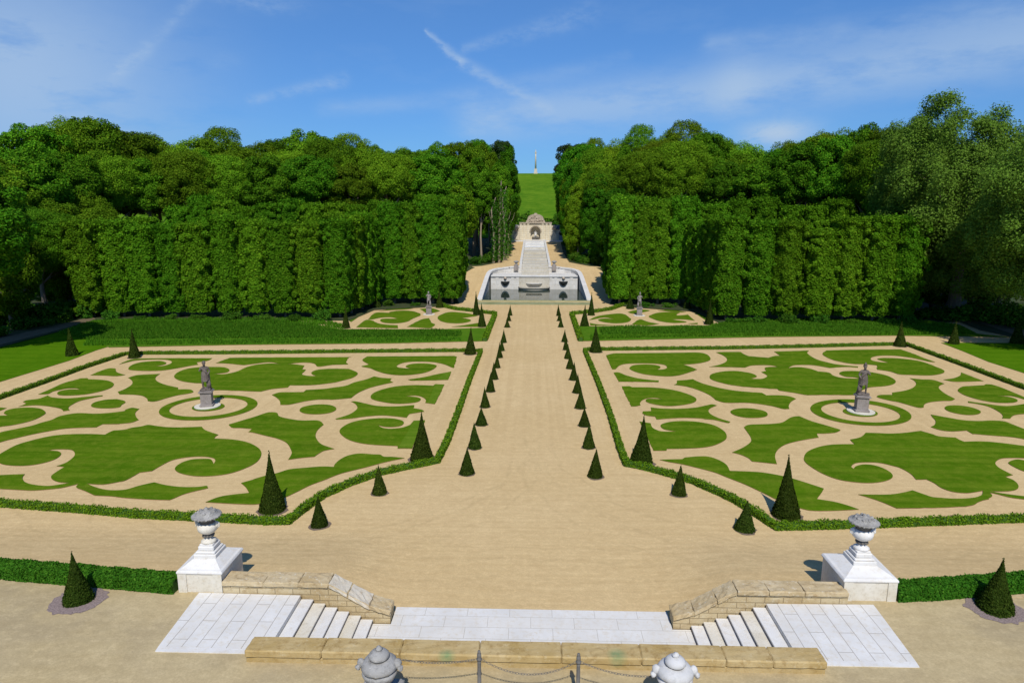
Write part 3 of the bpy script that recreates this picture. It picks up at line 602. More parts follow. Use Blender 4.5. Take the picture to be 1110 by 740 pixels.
# ------------------------------------------------------------------ pedestals and urns
def pedestal(x0, x1, y0, y1, label):
    cx, cy = (x0 + x1) / 2, (y0 + y1) / 2; hw, hd = (x1 - x0) / 2, (y1 - y0) / 2
    p = thing('urn_pedestal', label, 'pedestal', (cx, cy, 0), 0, 'urn pedestals')
    bm = bmesh.new(); box(bm, -hw + .05, hw - .05, -hd + .05, hd - .05, -.2, 1.74, .01)
    for sx in (-1, 1):   # raised corner strips
        box(bm, sx * (hw - .19) - .15, sx * (hw - .19) + .15, -hd + .012, -hd + .052, TZ - .1, 1.738)
        box(bm, sx * (hw - .052) if sx < 0 else hw - .052, (sx * (hw - .012)) if sx < 0 else hw - .012, -hd + .35, hd - .35, -.2, 1.737) if False else None
    obj('block', bm, CREAM, p)
    slab('cap', -hw, hw, -hd, hd, 1.742, 1.82, WHITE, p, .02)
    bm = bmesh.new()
    lathe4 = [(hw * .985, 1.822), (hw * .95, 1.86), (hw * .86, 1.88), (.41, 2.08)]
    rings = []
    for r, z in lathe4: rings.append([bm.verts.new((sx * r, sy * (r * hd / hw), z)) for sx, sy in ((-1, -1), (1, -1), (1, 1), (-1, 1))])
    for A, B in zip(rings, rings[1:]):
        for k in range(4): bm.faces.new((A[k], A[(k + 1) % 4], B[(k + 1) % 4], B[k]))
    bm.faces.new(rings[-1]); bm.faces.new(rings[0][::-1]); obj('sloped_top', bm, WHITE, p)
    bm = bmesh.new(); box(bm, -.40, .40, -.40, .40, 2.05, 2.22, .02); box(bm, -.35, .35, -.35, .35, 2.222, 2.30, .03)
    obj('lower_plinth', bm, WHITE, p)
    bm = bmesh.new(); box(bm, -.28, .28, -.28, .28, 2.302, 2.47, .03); box(bm, -.24, .24, -.24, .24, 2.472, 2.53, .02)
    obj('upper_plinth', bm, WHITE, p)
    return p
pedestal(-12.26, -10.64, 20.6, 22.35, 'white stone pedestal carrying an urn at the left end of the stairs')
pedestal(10.55, 12.40, 20.8, 22.6, 'white stone pedestal carrying an urn at the right end of the stairs')
def urn(x, y, z, label, lidm, bowlm, k=1.0):
    u = thing('stone_urn', label, 'urn', (x, y, z), 0, 'lidded urns at the ends of the stairs'); u.scale = (k * .94, k * .94, k)
    bm = bmesh.new(); lathe(bm, [(.27, 0), (.28, .05), (.22, .09), (.15, .13), (.12, .2)], 20); obj('foot', bm, bowlm, u, True)
    bm = bmesh.new(); lathe(bm, [(.12, .2), (.17, .215), (.2, .26), (.15, .29), (.12, .3)], 20)
    for k_ in range(10):
        a = k_ * math.pi / 5; bmesh.ops.create_icosphere(bm, subdivisions=1, radius=.055, matrix=Matrix.Translation((.18 * math.cos(a), .18 * math.sin(a), .25)))
    obj('neck_collar', bm, DARKST, u, True)
    bm = bmesh.new(); lathe(bm, [(.13, .302), (.24, .36), (.345, .46), (.37, .56), (.365, .64), (.30, .70), (.26, .73)], 24); b = obj('bowl', bm, bowlm, u, True)
    for s in (-1, 1):
        bm = bmesh.new(); bmesh.ops.create_icosphere(bm, subdivisions=2, radius=.075, matrix=Matrix.Translation((s * .36, 0, .66)) @ Matrix.Diagonal((1, 1, 1.6, 1)))
        tube(bm, [(s * .33, 0, .74), (s * .44, 0, .72), (s * .45, 0, .6), (s * .37, 0, .54)], .03, 6); obj('handle', bm, bowlm, b, True)
    bm = bmesh.new(); lathe(bm, [(.26, .732), (.26, .79), (.29, .85), (.33, .89)], 24); obj('band', bm, DARKST, u, True)
    bm = bmesh.new(); lathe(bm, [(.33, .892), (.44, .95), (.515, .985), (.53, 1.01), (.50, 1.035), (.42, 1.03), (.38, 1.06), (.33, 1.12), (.22, 1.17), (.09, 1.19), (.06, 1.21), (.065, 1.26), (.0, 1.29)], 28)
    for k_ in range(22):
        a = k_ * 2 * math.pi / 22; bmesh.ops.create_icosphere(bm, subdivisions=1, radius=.05, matrix=Matrix.Translation((.49 * math.cos(a), .49 * math.sin(a), .99)))
    for k_ in range(9):
        a = k_ * .698; bmesh.ops.create_icosphere(bm, subdivisions=1, radius=.07, matrix=Matrix.Translation((.28 * math.cos(a), .28 * math.sin(a), 1.13)))
    for v in bm.verts: v.co += Vector((random.gauss(0, .006), random.gauss(0, .006), random.gauss(0, .006)))
    obj('lid', bm, lidm, u, True)
    return u
urn(-11.45, 21.48, 2.53, 'lidded stone urn with a grey lichened lid on the left pedestal', LICHEN, CREAM)
urn(11.48, 21.7, 2.53, 'lidded stone urn with a dark ragged lid on the right pedestal', LICHEN, WHITE)
def near_urn(px, py, Y, label, mat, dark):
    X, Z = at_dist(px, py, Y)
    u = thing('garden_urn', label, 'urn', (X, Y, TZ), 0, 'urns at the bottom edge of the photo'); u.scale = (.92, .92, 1)
    H = Z - TZ
    bm = bmesh.new(); box(bm, -.5, .5, -.5, .5, 0, H - 1.45, .03); box(bm, -.58, .58, -.58, .58, H - 1.448, H - 1.3, .03); obj('post', bm, URNGREY, u)
    bm = bmesh.new(); lathe(bm, [(.3, H - 1.298), (.3, H - 1.2), (.16, H - 1.1), (.2, H - 1.02), (.42, H - .86), (.50, H - .70), (.475, H - .62)], 24); obj('bowl', bm, mat, u, True)
    bm = bmesh.new(); lathe(bm, [(.40, H - .62), (.41, H - .58)], 24); obj('groove', bm, DARKST, u, True)
    bm = bmesh.new(); lathe(bm, [(.475, H - .578), (.515, H - .53), (.49, H - .44), (.42, H - .36), (.32, H - .315), (.27, H - .31)], 28)
    for v in bm.verts: v.co += Vector((random.gauss(0, .008), random.gauss(0, .008), random.gauss(0, .008)))
    sh = obj('shoulder', bm, mat, u, True)
    for s in (-1, 1):
        bm = bmesh.new(); bmesh.ops.create_icosphere(bm, subdivisions=2, radius=.13, matrix=Matrix.Translation((s * .52, 0, H - .46)) @ Matrix.Diagonal((.9, .8, 1.1, 1)))
        bmesh.ops.create_icosphere(bm, subdivisions=2, radius=.08, matrix=Matrix.Translation((s * .60, -.05, H - .56)))
        for v in bm.verts: v.co += Vector((random.gauss(0, .01), random.gauss(0, .01), random.gauss(0, .01)))
        obj('ear', bm, mat, sh, True)
    bm = bmesh.new(); lathe(bm, [(.255, H - .308), (.25, H - .28)], 24); obj('groove', bm, DARKST, u, True)
    bm = bmesh.new(); lathe(bm, [(.27, H - .278), (.295, H - .25), (.28, H - .19), (.22, H - .13), (.12, H - .09), (.08, H - .08)], 24); ld = obj('lid', bm, mat, u, True)
    bm = bmesh.new(); lathe(bm, [(.07, H - .085), (.1, H - .05), (.085, H - .015), (.05, H + .02), (.0, H + .05)], 14)
    for v in bm.verts: v.co += Vector((random.gauss(0, .008), random.gauss(0, .008), random.gauss(0, .008)))
    obj('knob', bm, dark, ld, True)
    return u, X, Z
u1, ux1, uz1 = near_urn(410.5, 701, 15.2, 'grey weathered stone urn cut by the bottom edge of the photo', URNGREY, URNGREY)
u2, ux2, uz2 = near_urn(732.5, 708, 15.2, 'pale stone urn cut by the bottom edge of the photo', URNWHITE, URNWHITE)
posts = []
for px, py, w in ((519.3, 704.5, 'left'), (627.3, 707.5, 'right')):
    X, Z = at_dist(px, py, 15.8)
    p = thing('chain_post', 'slim grey iron post carrying chains, the %s of the two' % w, 'post', (X, 15.8, TZ), 0, 'iron chain posts')
    h = Z - TZ
    bm = bmesh.new(); lathe(bm, [(.085, 0), (.085, .08), (.055, .1), (.05, h - .38), (.05, h - .3)], 12); obj('shaft', bm, IRON, p, True)
    bm = bmesh.new(); lathe(bm, [(.052, h - .3), (.075, h - .28), (.075, h - .24), (.05, h - .22), (.06, h - .17), (.055, h - .1), (.03, h - .085), (.045, h - .05), (.035, h - .01), (.0, h)], 12); obj('finial', bm, IRON, p, True)
    posts.append((X, 15.8, Z - .26))
def chain(a, b, sag, label):
    a, b = Vector(a), Vector(b); bm = bmesh.new(); L = (b - a).length; n = int(L / .075)
    pt = lambda u: a + (b - a) * u - Vector((0, 0, sag * 4 * u * (1 - u)))
    for k in range(n):
        p, q = pt(k / n), pt((k + 1) / n); d = (q - p).normalized(); side = Vector((0, 1, 0)) if k % 2 else Vector((0, 0, 1)); side = (side - d * side.dot(d)).normalized()
        c = (p + q) / 2; ring_ = [c + d * .05 * math.cos(t_) + side * .026 * math.sin(t_) for t_ in (2 * math.pi * i / 8 for i in range(9))]
        tube(bm, ring_, .0062, 4)
    tag(obj('chain', bm, IRON), label, 'chain', 'chains between the iron posts')
chain((ux1 + .45, 15.3, TZ + 1.55), (posts[0][0] - .06, 15.8, posts[0][2]), .12, 'sagging iron chain from the grey urn to the first post')
chain((posts[0][0] + .06, 15.8, posts[0][2]), (posts[1][0] - .06, 15.8, posts[1][2]), .42, 'sagging iron chain between the two iron posts')
chain((posts[1][0] + .06, 15.8, posts[1][2]), (ux2 - .45, 15.3, TZ + 1.2), .14, 'sagging iron chain from the second post to the pale urn')

# ------------------------------------------------------------------ hedges
def hedge(name, label, pts, w, h, dens, s, z0=0.0, mat=LEAF_B, cat='hedge', group=None, closed=False, wob=.09):
    P = [Vector((p[0], p[1])) for p in pts]
    # resample
    out = []
    for a, b in zip(P, P[1:]):
        k = max(1, int((b - a).length / .5)); out += [a + (b - a) * j / k for j in range(k)]
    out.append(P[-1]); n = len(out)
    nor = []
    for i in range(n):
        d = out[min(i + 1, n - 1)] - out[max(i - 1, 0)]; d.normalize(); nor.append(Vector((-d.y, d.x)))
    bm = bmesh.new(); rings = []
    hw = w / 2 - s * .3; hh = h - s * .4
    for i in range(n):
        rings.append([bm.verts.new((out[i].x + nor[i].x * a, out[i].y + nor[i].y * a, z0 + z)) for a, z in ((-hw * .92, -.05), (-hw, hh * .8), (-hw * .8, hh), (hw * .8, hh), (hw, hh * .8), (hw * .92, -.05))])
    for A, B in zip(rings, rings[1:]):
        for k in range(5): bm.faces.new((A[k], A[k + 1], B[k + 1], B[k]))
    bm.faces.new(rings[0][::-1]); bm.faces.new(rings[-1])
    root = tag(obj(name, bm, HCORE), label, cat, group)
    seg = np.array([[p.x, p.y] for p in out]); nr = np.array([[q.x, q.y] for q in nor])
    L = np.linalg.norm(np.diff(seg, axis=0), axis=1); tot = L.sum(); N = int(tot * dens)
    u = RNG.uniform(0, tot, N); cum = np.concatenate([[0], np.cumsum(L)]); idx = np.clip(np.searchsorted(cum, u) - 1, 0, n - 2); f = (u - cum[idx]) / np.maximum(L[idx], 1e-6)
    c = seg[idx] * (1 - f[:, None]) + seg[idx + 1] * f[:, None]; nn = unit(nr[idx] * (1 - f[:, None]) + nr[idx + 1] * f[:, None])
    per = w + 2 * h; r = RNG.uniform(0, per, N)
    lat = np.where(r < h, -w / 2, np.where(r < h + w, r - h - w / 2, w / 2)); zz = np.where(r < h, r, np.where(r < h + w, h, per - r))
    lump = 1 + wob * np.sin(u * 5.1 + 1.3 * np.sin(u * 1.7)) + RNG.normal(size=N) * wob
    Pt = np.stack([c[:, 0] + nn[:, 0] * lat * lump, c[:, 1] + nn[:, 1] * lat * lump, z0 + zz * lump], 1)
    Nm = np.stack([nn[:, 0] * np.sign(lat) * (np.abs(lat) > w / 2 - .01), nn[:, 1] * np.sign(lat) * (np.abs(lat) > w / 2 - .01), (zz >= h - 1e-6) * 1.0 + .15], 1)
    V, Fq = leaves(Pt, Nm, s, .7)
    link('foliage', np_mesh('foliage', V, Fq), mat, root)
    return root
G = lambda L, z=0.0: [gnd(*p, z) for p in L]
HL = [(-40, 446), (0, 432.5), (48, 415.5), (91, 399.5), (135, 385), (141, 384.3), (155, 384), (240, 383.7), (313, 383), (360, 382.4), (495, 381.2), (521.6, 381.4), (509.5, 411.5), (497, 447), (485, 479.5), (474, 501.5), (457, 505), (439, 508.5), (412, 514.5), (380, 525.5), (350, 539), (334, 550), (323, 559), (312, 567.5), (285, 567), (231, 564), (177, 561.5), (150, 560.2), (81, 554), (0, 548), (-60, 543.5)]
HR = [(1160, 439.5), (1110, 421.5), (1042, 396), (982, 374.2), (968, 374.2), (880, 376.5), (785, 378.5), (650, 379.8), (633.5, 380.3), (648, 415), (661, 450), (673, 490), (679, 505), (696.5, 508), (716.8, 513.5), (733, 518), (752, 524), (768, 531), (781.6, 537), (798, 545), (818, 557.5), (841.4, 573.5), (882, 572.5), (939, 571), (1000, 568.5), (1110, 564.5), (1170, 562)]
hedge('box_hedge', 'low clipped box hedge framing the left main parterre', G(HL), .33, .31, 420, .05, group='low box hedges')
hedge('box_hedge', 'low clipped box hedge framing the right main parterre', G(HR), .33, .31, 420, .05, group='low box hedges')
hedge('box_hedge', 'low box hedge round the small far left parterre', G([(478, 331), (483, 333.3), (495, 336), (512, 337.8), (537, 341), (525.5, 370)]), .5, .4, 160, .09, group='low box hedges')
hedge('box_hedge', 'low box hedge round the small far right parterre', G([(680, 329), (677, 330.6), (662, 336), (646, 338.5), (619.5, 341), (629.5, 370)]), .5, .4, 160, .09, group='low box hedges')
hl = G([(-60, 623), (0, 628), (60, 633), (120, 638), (188.5, 644)], TZ); hr = G([(973, 652.5), (1010, 651), (1060, 647), (1110, 643.5), (1170, 639)], TZ)
sh = lambda L, d: [(x, y + d) for x, y in L]
hedge('clipped_hedge', 'dense green clipped hedge left of the left pedestal', sh(hl, .31), .62, .46, 2600, .05, TZ, LEAF_H, wob=.03, group='terrace hedges')
hedge('clipped_hedge', 'dense green clipped hedge right of the right pedestal', sh(hr, .31), .62, .46, 2600, .05, TZ, LEAF_H, wob=.03, group='terrace hedges')

# ------------------------------------------------------------------ yew cones (unit height, unit base radius, scaled per tree)
def yew_meshes(i, n, s):
    rng = np.random.default_rng(50 + i)
    prof = lambda z: (1 - z) ** (1.0 + .05 * i) * (1 - .05 * np.exp(-((z - .04) / .03) ** 2)) + .012
    z = 1 - np.sqrt(rng.uniform(0, 1, n)) ; z = np.clip(z, 0.01, .995); a = rng.uniform(0, 2 * math.pi, n)
    r = prof(z) * (1 + .035 * np.sin(a * 3 + i + z * 9) + rng.normal(size=n) * .045)
    # horizontal radius is 1 here; leaf size is compensated for the slender scale afterwards
    P = np.stack([r * np.cos(a), r * np.sin(a), z], 1); N = np.stack([np.cos(a), np.sin(a), .35 + 0 * a], 1)
    RAD = .27; P[:, :2] *= RAD
    V, Fq = leaves(P, N, s, .6)
    tip = rng.normal(size=(14, 3)) * (.006, .006, .02) + (0, 0, 1.0); V2, F2 = leaves(tip, np.tile([[0., 0, 1]], (14, 1)), s * .8, 1.0)
    V, Fq = join_np([(V, Fq), (V2, F2)])
    me = np_mesh('foliage', V, Fq); me.materials.append(LEAF_Y)
    bm = bmesh.new(); lathe(bm, [(RAD * .93, 0)] + [(float(prof(np.float64(q))) * RAD * .95, q) for q in (.1, .25, .4, .55, .7, .85, .96)] + [(0, .99)], 14)
    mc = bpy.data.meshes.new('core'); bmesh.ops.recalc_face_normals(bm, faces=bm.faces); bm.to_mesh(mc); bm.free(); mc.materials.append(YCORE)
    return me, mc
YEW = [yew_meshes(0, 3600, .026), yew_meshes(1, 3600, .026), yew_meshes(2, 3600, .026)]
YEW_S = [yew_meshes(3, 2600, .03), yew_meshes(4, 2600, .03)]
YEW_T = yew_meshes(5, 9000, .02)
soil = bmesh.new()
def yew(px, py, ax, ay, wpx, label, group, z0=0.0, var=None, ring_=True, big=False):
    x, y = gnd(px, py, z0)
    dist = math.hypot(y, x); dep = y * math.cos(PITCH) * 1.0 + (EYE - z0) * math.sin(PITCH)
    rad = wpx / 2 * dep / F
    y += rad * .8; x *= (y / (y - rad * .8))
    X, Z = at_dist(px, ay, y); h = (Z - z0)
    me, mc = YEW_T if big else (random.choice(YEW) if y < 60 else random.choice(YEW_S))
    o = bpy.data.objects.new('yew_cone', mc); COL.objects.link(o); o.location = (x, y, z0); k = rad / .27
    o.rotation_euler = (random.gauss(0, .018), random.gauss(0, .018), random.uniform(0, 6)); o.scale = (k * random.uniform(.95, 1.08), k * random.uniform(.95, 1.08), h)
    tag(o, label, 'topiary', group)
    f = bpy.data.objects.new('foliage', me); COL.objects.link(f); f.parent = o
    if ring_:
        n = 18; vs = [soil.verts.new((x + (rad * random.uniform(1.1, 1.45)) * math.cos(2 * math.pi * q / n), y + rad * random.uniform(1.1, 1.45) * math.sin(2 * math.pi * q / n), z0 + .008)) for q in range(n)]
        soil.faces.new(vs)
    return x, y, rad
ORD = ['first', 'second', 'third', 'fourth', 'fifth', 'sixth', 'seventh', 'eighth', 'ninth', 'tenth', 'eleventh', 'twelfth', 'thirteenth', 'fourteenth', 'fifteenth', 'sixteenth', 'seventeenth', 'eighteenth', 'nineteenth', 'twentieth']
def nth(i):
    if i < 20: return ORD[i]
    return {20: 'twentieth', 30: 'thirtieth'}.get(i, ('twenty-' + ORD[i - 20]) if i < 29 else ('thirty-' + ORD[i - 30] if i < 39 else 'last'))
ROWL = [(506.2, 515.2, 485.5, 15), (514.7, 487, 459, 13.6), (521.9, 461.5, 442, 12), (525.9, 442, 420, 10.4), (531.7, 425, 404, 9.4), (535.7, 411.4, 393, 8.4), (538.8, 399, 383.5, 7), (541.7, 388, 371.8, 6.6), (543.9, 380.4, 366, 6.2), (546, 371.6, 357.6, 6.4), (549.8, 355, 345, 6.2), (551.5, 348, 338, 5.4), (552.9, 342, 330.8, 5)]
ROWR = [(645, 518.6, 487.4, 15.5), (638, 486.5, 459, 13), (633.5, 462.8, 442, 12), (629, 443.3, 421, 11), (625.6, 426.3, 406, 9.6), (621.6, 412.3, 393, 9), (618, 400, 383.5, 8.5), (615.5, 389, 373, 7.3), (613.3, 379.5, 364, 6.3), (611.9, 370.7, 357.5, 6.8), (607.9, 354.8, 344, 6), (606.4, 348, 338, 5.4), (605.5, 342.4, 330, 5)]
for row, w in ((ROWL, 'left'), (ROWR, 'right')):
    for i, (px, py, ay, wp) in enumerate(row):
        yew(px, py, px, ay, wp, 'small dark yew cone on the avenue, %s from the stairs in the %s row' % (nth(i), w), 'small yew cones along the avenue')
BIG = [
 (457.5, 501.5, 448, 24.5, 'tall dark yew cone at the inner near corner of the left parterre'), (296, 557, 492, 26.5, 'tall dark yew cone at the chamfered corner hedge of the left parterre'),
 (695, 504.5, 451.5, 23.5, 'tall dark yew cone at the inner near corner of the right parterre'), (851.5, 564, 496, 27.5, 'tall dark yew cone at the chamfered corner hedge of the right parterre'),
 (509.8, 384.5, 355.7, 12.6, 'yew cone at the far inner corner of the left main parterre'), (645.8, 382.3, 352.7, 12.4, 'yew cone at the far inner corner of the right main parterre'),
 (516.5, 341.7, 317, 7.6, 'yew cone at the far inner corner of the small left parterre, beside the pool'), (522.5, 354.5, 329.6, 9, 'yew cone at the near inner corner of the small left parterre'),
 (633.5, 354, 331.4, 9, 'yew cone at the near inner corner of the small right parterre'), (640.8, 342, 318, 7.6, 'yew cone at the far inner corner of the small right parterre, beside the pool'),
 (146, 388.4, 357.7, 11.5, 'yew cone at the far outer corner of the left main parterre'), (78.5, 386.5, 356, 13.5, 'yew cone on the mown side lawn left of the walk'),
 (975.3, 376, 349, 11.5, 'yew cone at the far outer corner of the right main parterre'), (1033.5, 373.5, 349, 10.8, 'yew cone on the corner of the mown lawn right of the walk'), (1102, 373, 345, 12.3, 'yew cone on the mown right lawn near the edge of the photo'),
 (375, 356, 333, 8.4, 'yew cone at the near outer corner of the small left parterre'), (408.6, 333.7, 312, 8.6, 'yew cone at the far outer corner of the small left parterre'), (476.7, 333.7, 315, 8, 'yew cone behind the statue of the small left parterre'),
 (683, 335, 319, 8.6, 'yew cone behind the statue of the small right parterre'), (744.6, 335.3, 317, 8.6, 'yew cone at the far outer corner of the small right parterre'), (768.6, 352, 326, 9.4, 'yew cone at the near outer corner of the small right parterre'),
 (411.6, 537, 505, 15.7, 'small yew cone on the gravel outside the left chamfered hedge, nearer the avenue'), (346.6, 572.5, 538.5, 18.5, 'small yew cone on the gravel outside the left chamfered hedge, nearer the stairs'),
 (735.8, 538, 504.5, 16, 'small yew cone on the gravel outside the right chamfered hedge, nearer the avenue'), (806.8, 577.5, 543, 20, 'small yew cone on the gravel outside the right chamfered hedge, nearer the stairs')]
for px, py, ay, wp, lab in BIG:
    yew(px, py, px, ay, wp, lab, 'yew cones of the parterres', big=(wp > 20))
tag(obj('soil', soil, SOIL), 'bare dark soil around the feet of the yew cones', 'soil', kind='structure')
for px, py, ay, wp, w in ((86.5, 657, 599, 30, 'left'), (1077, 667.5, 606.5, 35, 'right')):
    x, y, rad = yew(px, py, px, ay, wp, 'dark yew cone in a mulch ring before the %s terrace hedge' % w, 'yew cones of the terrace', TZ, ring_=False, big=True)
    bm = bmesh.new(); n = 40
    vs = [bm.verts.new((x + .9 * math.cos(2 * math.pi * k / n) * random.uniform(.9, 1.1), y + .82 * math.sin(2 * math.pi * k / n) * random.uniform(.9, 1.1) - .03, TZ + .012)) for k in range(n)]
    bm.faces.new(vs); tag(obj('mulch', bm, MULCH), 'violet grey mulch ring round the %s terrace yew' % w, 'mulch', kind='structure')

# ------------------------------------------------------------------ statues
def skin_body(joints, edges, radii, name):
    me = bpy.data.meshes.new(name); me.from_pydata(joints, edges, []); o = bpy.data.objects.new(name, me); COL.objects.link(o)
    md = o.modifiers.new('s', 'SKIN'); sv = me.skin_vertices[0].data
    for i, r in enumerate(radii): sv[i].radius = (r, r) if not isinstance(r, tuple) else r
    sv[0].use_root = True; md.use_smooth_shade = True
    ss = o.modifiers.new('b', 'SUBSURF'); ss.levels = ss.render_levels = 2
    dg = bpy.context.evaluated_depsgraph_get(); out = bpy.data.meshes.new_from_object(o.evaluated_get(dg))
    bpy.data.objects.remove(o); out.name = name; return out
def body_mesh(v):
    m = 1 if v % 2 == 0 else -1
    J = [(0, 0, 1.02), (.01 * m, .01, 1.22), (0, .0, 1.45), (0, 0, 1.58), (0, -.02, 1.68), (.0, -.03, 1.80), (0, -.02, 1.9),
         (.10 * m, 0, .98), (.12 * m, -.02, .53), (.13 * m, .02, .09), (.14 * m, -.12, .03),
         (-.10 * m, 0, .98), (-.15 * m, -.12, .55), (-.17 * m, .0, .1), (-.19 * m, -.13, .03),
         (.21 * m, 0, 1.5), (.33 * m, .02, 1.24), (.26 * m, -.18, 1.06), (.2 * m, -.24, 1.05),
         (-.21 * m, 0, 1.5), (-.32 * m, -.02, 1.25), (-.2 * m, -.2, 1.38), (-.12 * m, -.24, 1.45)]
    E = [(0, 1), (1, 2), (2, 3), (3, 4), (4, 5), (5, 6), (0, 7), (7, 8), (8, 9), (9, 10), (0, 11), (11, 12), (12, 13), (13, 14), (2, 15), (15, 16), (16, 17), (17, 18), (2, 19), (19, 20), (20, 21), (21, 22)]
    Rr = [(.17, .13), (.155, .12), (.19, .13), (.08, .07), .075, .115, .085, .11, .075, .055, .05, .11, .075, .055, .05, .085, .06, .045, .045, .085, .06, .045, .045]
    return skin_body(J, E, Rr, 'figure')
def drape_mesh(v):
    bm = bmesh.new(); n = 30; rings = []
    m = 1 if v % 2 == 0 else -1
    for z, r in ((1.40, .185), (1.2, .185), (1.05, .205), (.9, .215), (.75, .22), (.66, .235)):
        rr = []
        for k in range(n):
            a = 2 * math.pi * k / n; f = 1 + .10 * math.sin(a * 7 + z * 3 + v) * (1.5 - z)
            rr.append(bm.verts.new((r * f * math.cos(a), r * .82 * f * math.sin(a) - .03, z + (.13 * math.sin(a + v) if z < .7 else (.06 * math.sin(a + v) if z < .8 else 0)))))
        rings.append(rr)
    for A, B in zip(rings, rings[1:]):
        for k in range(n): bm.faces.new((A[k], A[(k + 1) % n], B[(k + 1) % n], B[k]))
    # cloak fall over one shoulder and a support behind the leg
    tube(bm, [(-.2 * m, .0, 1.52), (-.05 * m, -.13, 1.38), (.14 * m, -.14, 1.2), (.22 * m, .02, 1.05), (.2 * m, .12, .7), (.16 * m, .15, .1)], [.07, .085, .08, .09, .11, .13], 10)
    tube(bm, [(.2 * m, .05, .0), (.22 * m, .06, .35), (.2 * m, .04, .62)], [.17, .12, .07], 10)
    bmesh.ops.recalc_face_normals(bm, faces=bm.faces); me = bpy.data.meshes.new('drapery'); bm.to_mesh(me); bm.free(); return me
def statue(px, py, topy, label, v, rz, tint=STATUE):
    x, y = gnd(px, py); _, Z = at_dist(px, topy, y)
    k = Z / 3.25
    s = thing('garden_statue', label, 'statue', (x, y, 0), rz, 'statues on pedestals'); s.scale = (k, k, k)
    bm = bmesh.new(); lathe(bm, [(.86, -.02), (.86, .085)], 24); obj('base_slab', bm, CREAM, s)
    bm = bmesh.new(); box(bm, -.44, .44, -.42, .42, .086, .24, .03); box(bm, -.36, .36, -.34, .34, .242, 1.06, .01); box(bm, -.46, .46, -.44, .44, 1.062, 1.13, .02); box(bm, -.42, .42, -.40, .40, 1.132, 1.2, .03)
    obj('pedestal', bm, STATPED, s)
    bm = bmesh.new(); box(bm, -.36, .36, -.33, .33, 1.202, 1.32, .05)
    for _ in range(14): bmesh.ops.create_icosphere(bm, subdivisions=1, radius=random.uniform(.05, .11), matrix=Matrix.Translation((random.uniform(-.3, .3), random.uniform(-.28, .28), 1.3)))
    obj('rock_base', bm, STATUE, s)
    b = body_mesh(v); f = link('figure', b, tint, s, True); f.location = (0, 0, 1.31)
    d = link('drapery', drape_mesh(v), tint, f, True)
    bm = bmesh.new(); bmesh.ops.create_icosphere(bm, subdivisions=2, radius=.125, matrix=Matrix.Translation((0, .02, 1.85)) @ Matrix.Diagonal((1, 1.05, 1.05, 1)))
    if v % 2: lathe(bm, [(.12, 1.9), (.07, 2.0), (.02, 2.08), (0, 2.1)], 10)
    for q in bm.verts: q.co += Vector((random.gauss(0, .008),) * 3)
    obj('hair', bm, tint, f, True)
    return s
statue(225, 440.5, 391.5, 'weathered stone figure on a pedestal in the ring of the left main parterre', 0, .25)
statue(933, 446.3, 395, 'weathered stone figure with a peaked headdress in the ring of the right main parterre', 1, -.2)
statue(465, 341, 316, 'small distant stone figure on the far left parterre', 2, .1, STATPED)
statue(693, 342.2, 317.5, 'small distant stone figure on the far right parterre', 3, -.1, STATPED)

# ------------------------------------------------------------------ pool
bm = bmesh.new(); xs2 = np.linspace(PX0, PX1, 30); 
vs = [bm.verts.new(p) for p in ((PX0, 106, -.12), (PX1, 106, -.12), (PX1, 123.7, -.12), (PX0, 123.7, -.12))]; bm.faces.new(vs)
tag(obj('water', bm, WATER), 'still dark water of the cascade pool', 'water', kind='structure')
bm = bmesh.new(); box(bm, PX0 - .3, PX1 + .3, 105.9, 124, -1.3, -1.2); tag(obj('pool_bed', bm, FLOOR), 'mud bed of the cascade pool', 'pool bed', kind='structure')
bm = bmesh.new(); box(bm, PX0 - .4, PX1 + .4, 101.6, 105.349, -.3, .03); tag(obj('pool_apron', bm, MOSS), 'damp mossy strip of paving along the front of the pool', 'apron', kind='structure')
pool = thing('fountain_pool', 'wide pale stone pool with curved rim walls at the end of the avenue', 'fountain')
c0 = PXM
bm = bmesh.new(); box(bm, PX0 - .35, PX1 + .35, 105.35, 106.0, -.5, .16, .04); obj('front_rim', bm, MOSS, pool)
BW0, BW1 = c0 - 8.05, c0 + 8.05
bm = bmesh.new(); box(bm, BW0, BW1, 123.5, 124.3, -1, 2.2)
for a in (-6.9, -4.0, -3.1, 3.1, 4.0, 6.9): box(bm, c0 + a - .28, c0 + a + .28, 123.40, 123.52, -.9, 2.2)
obj('back_wall', bm, POOLW, pool)
bm = bmesh.new(); box(bm, c0 - 2.8, c0 + 2.8, 123.42, 123.51, -.9, 2.05); obj('center_panel', bm, POOLY, pool)
bm = bmesh.new(); box(bm, BW0, BW1, 123.28, 124.4, 2.202, 2.48, .04); obj('wall_coping', bm, POOLC, pool)
bm = bmesh.new(); box(bm, BW0 + .05, BW1 - .05, 124.3, 133, 1.6, 2.3); obj('upper_ledge', bm, POOLW, pool)
rim = [(8.42, 105.6, .55), (8.42, 110, 1.05), (8.4, 116, 1.75), (8.4, 122, 2.42), (8.3, 126, 2.85), (8.0, 128.3, 3.05), (7.2, 130, 3.2), (6.0, 131.2, 3.32), (4.4, 132, 3.45), (2.9, 132.3, 3.55)]
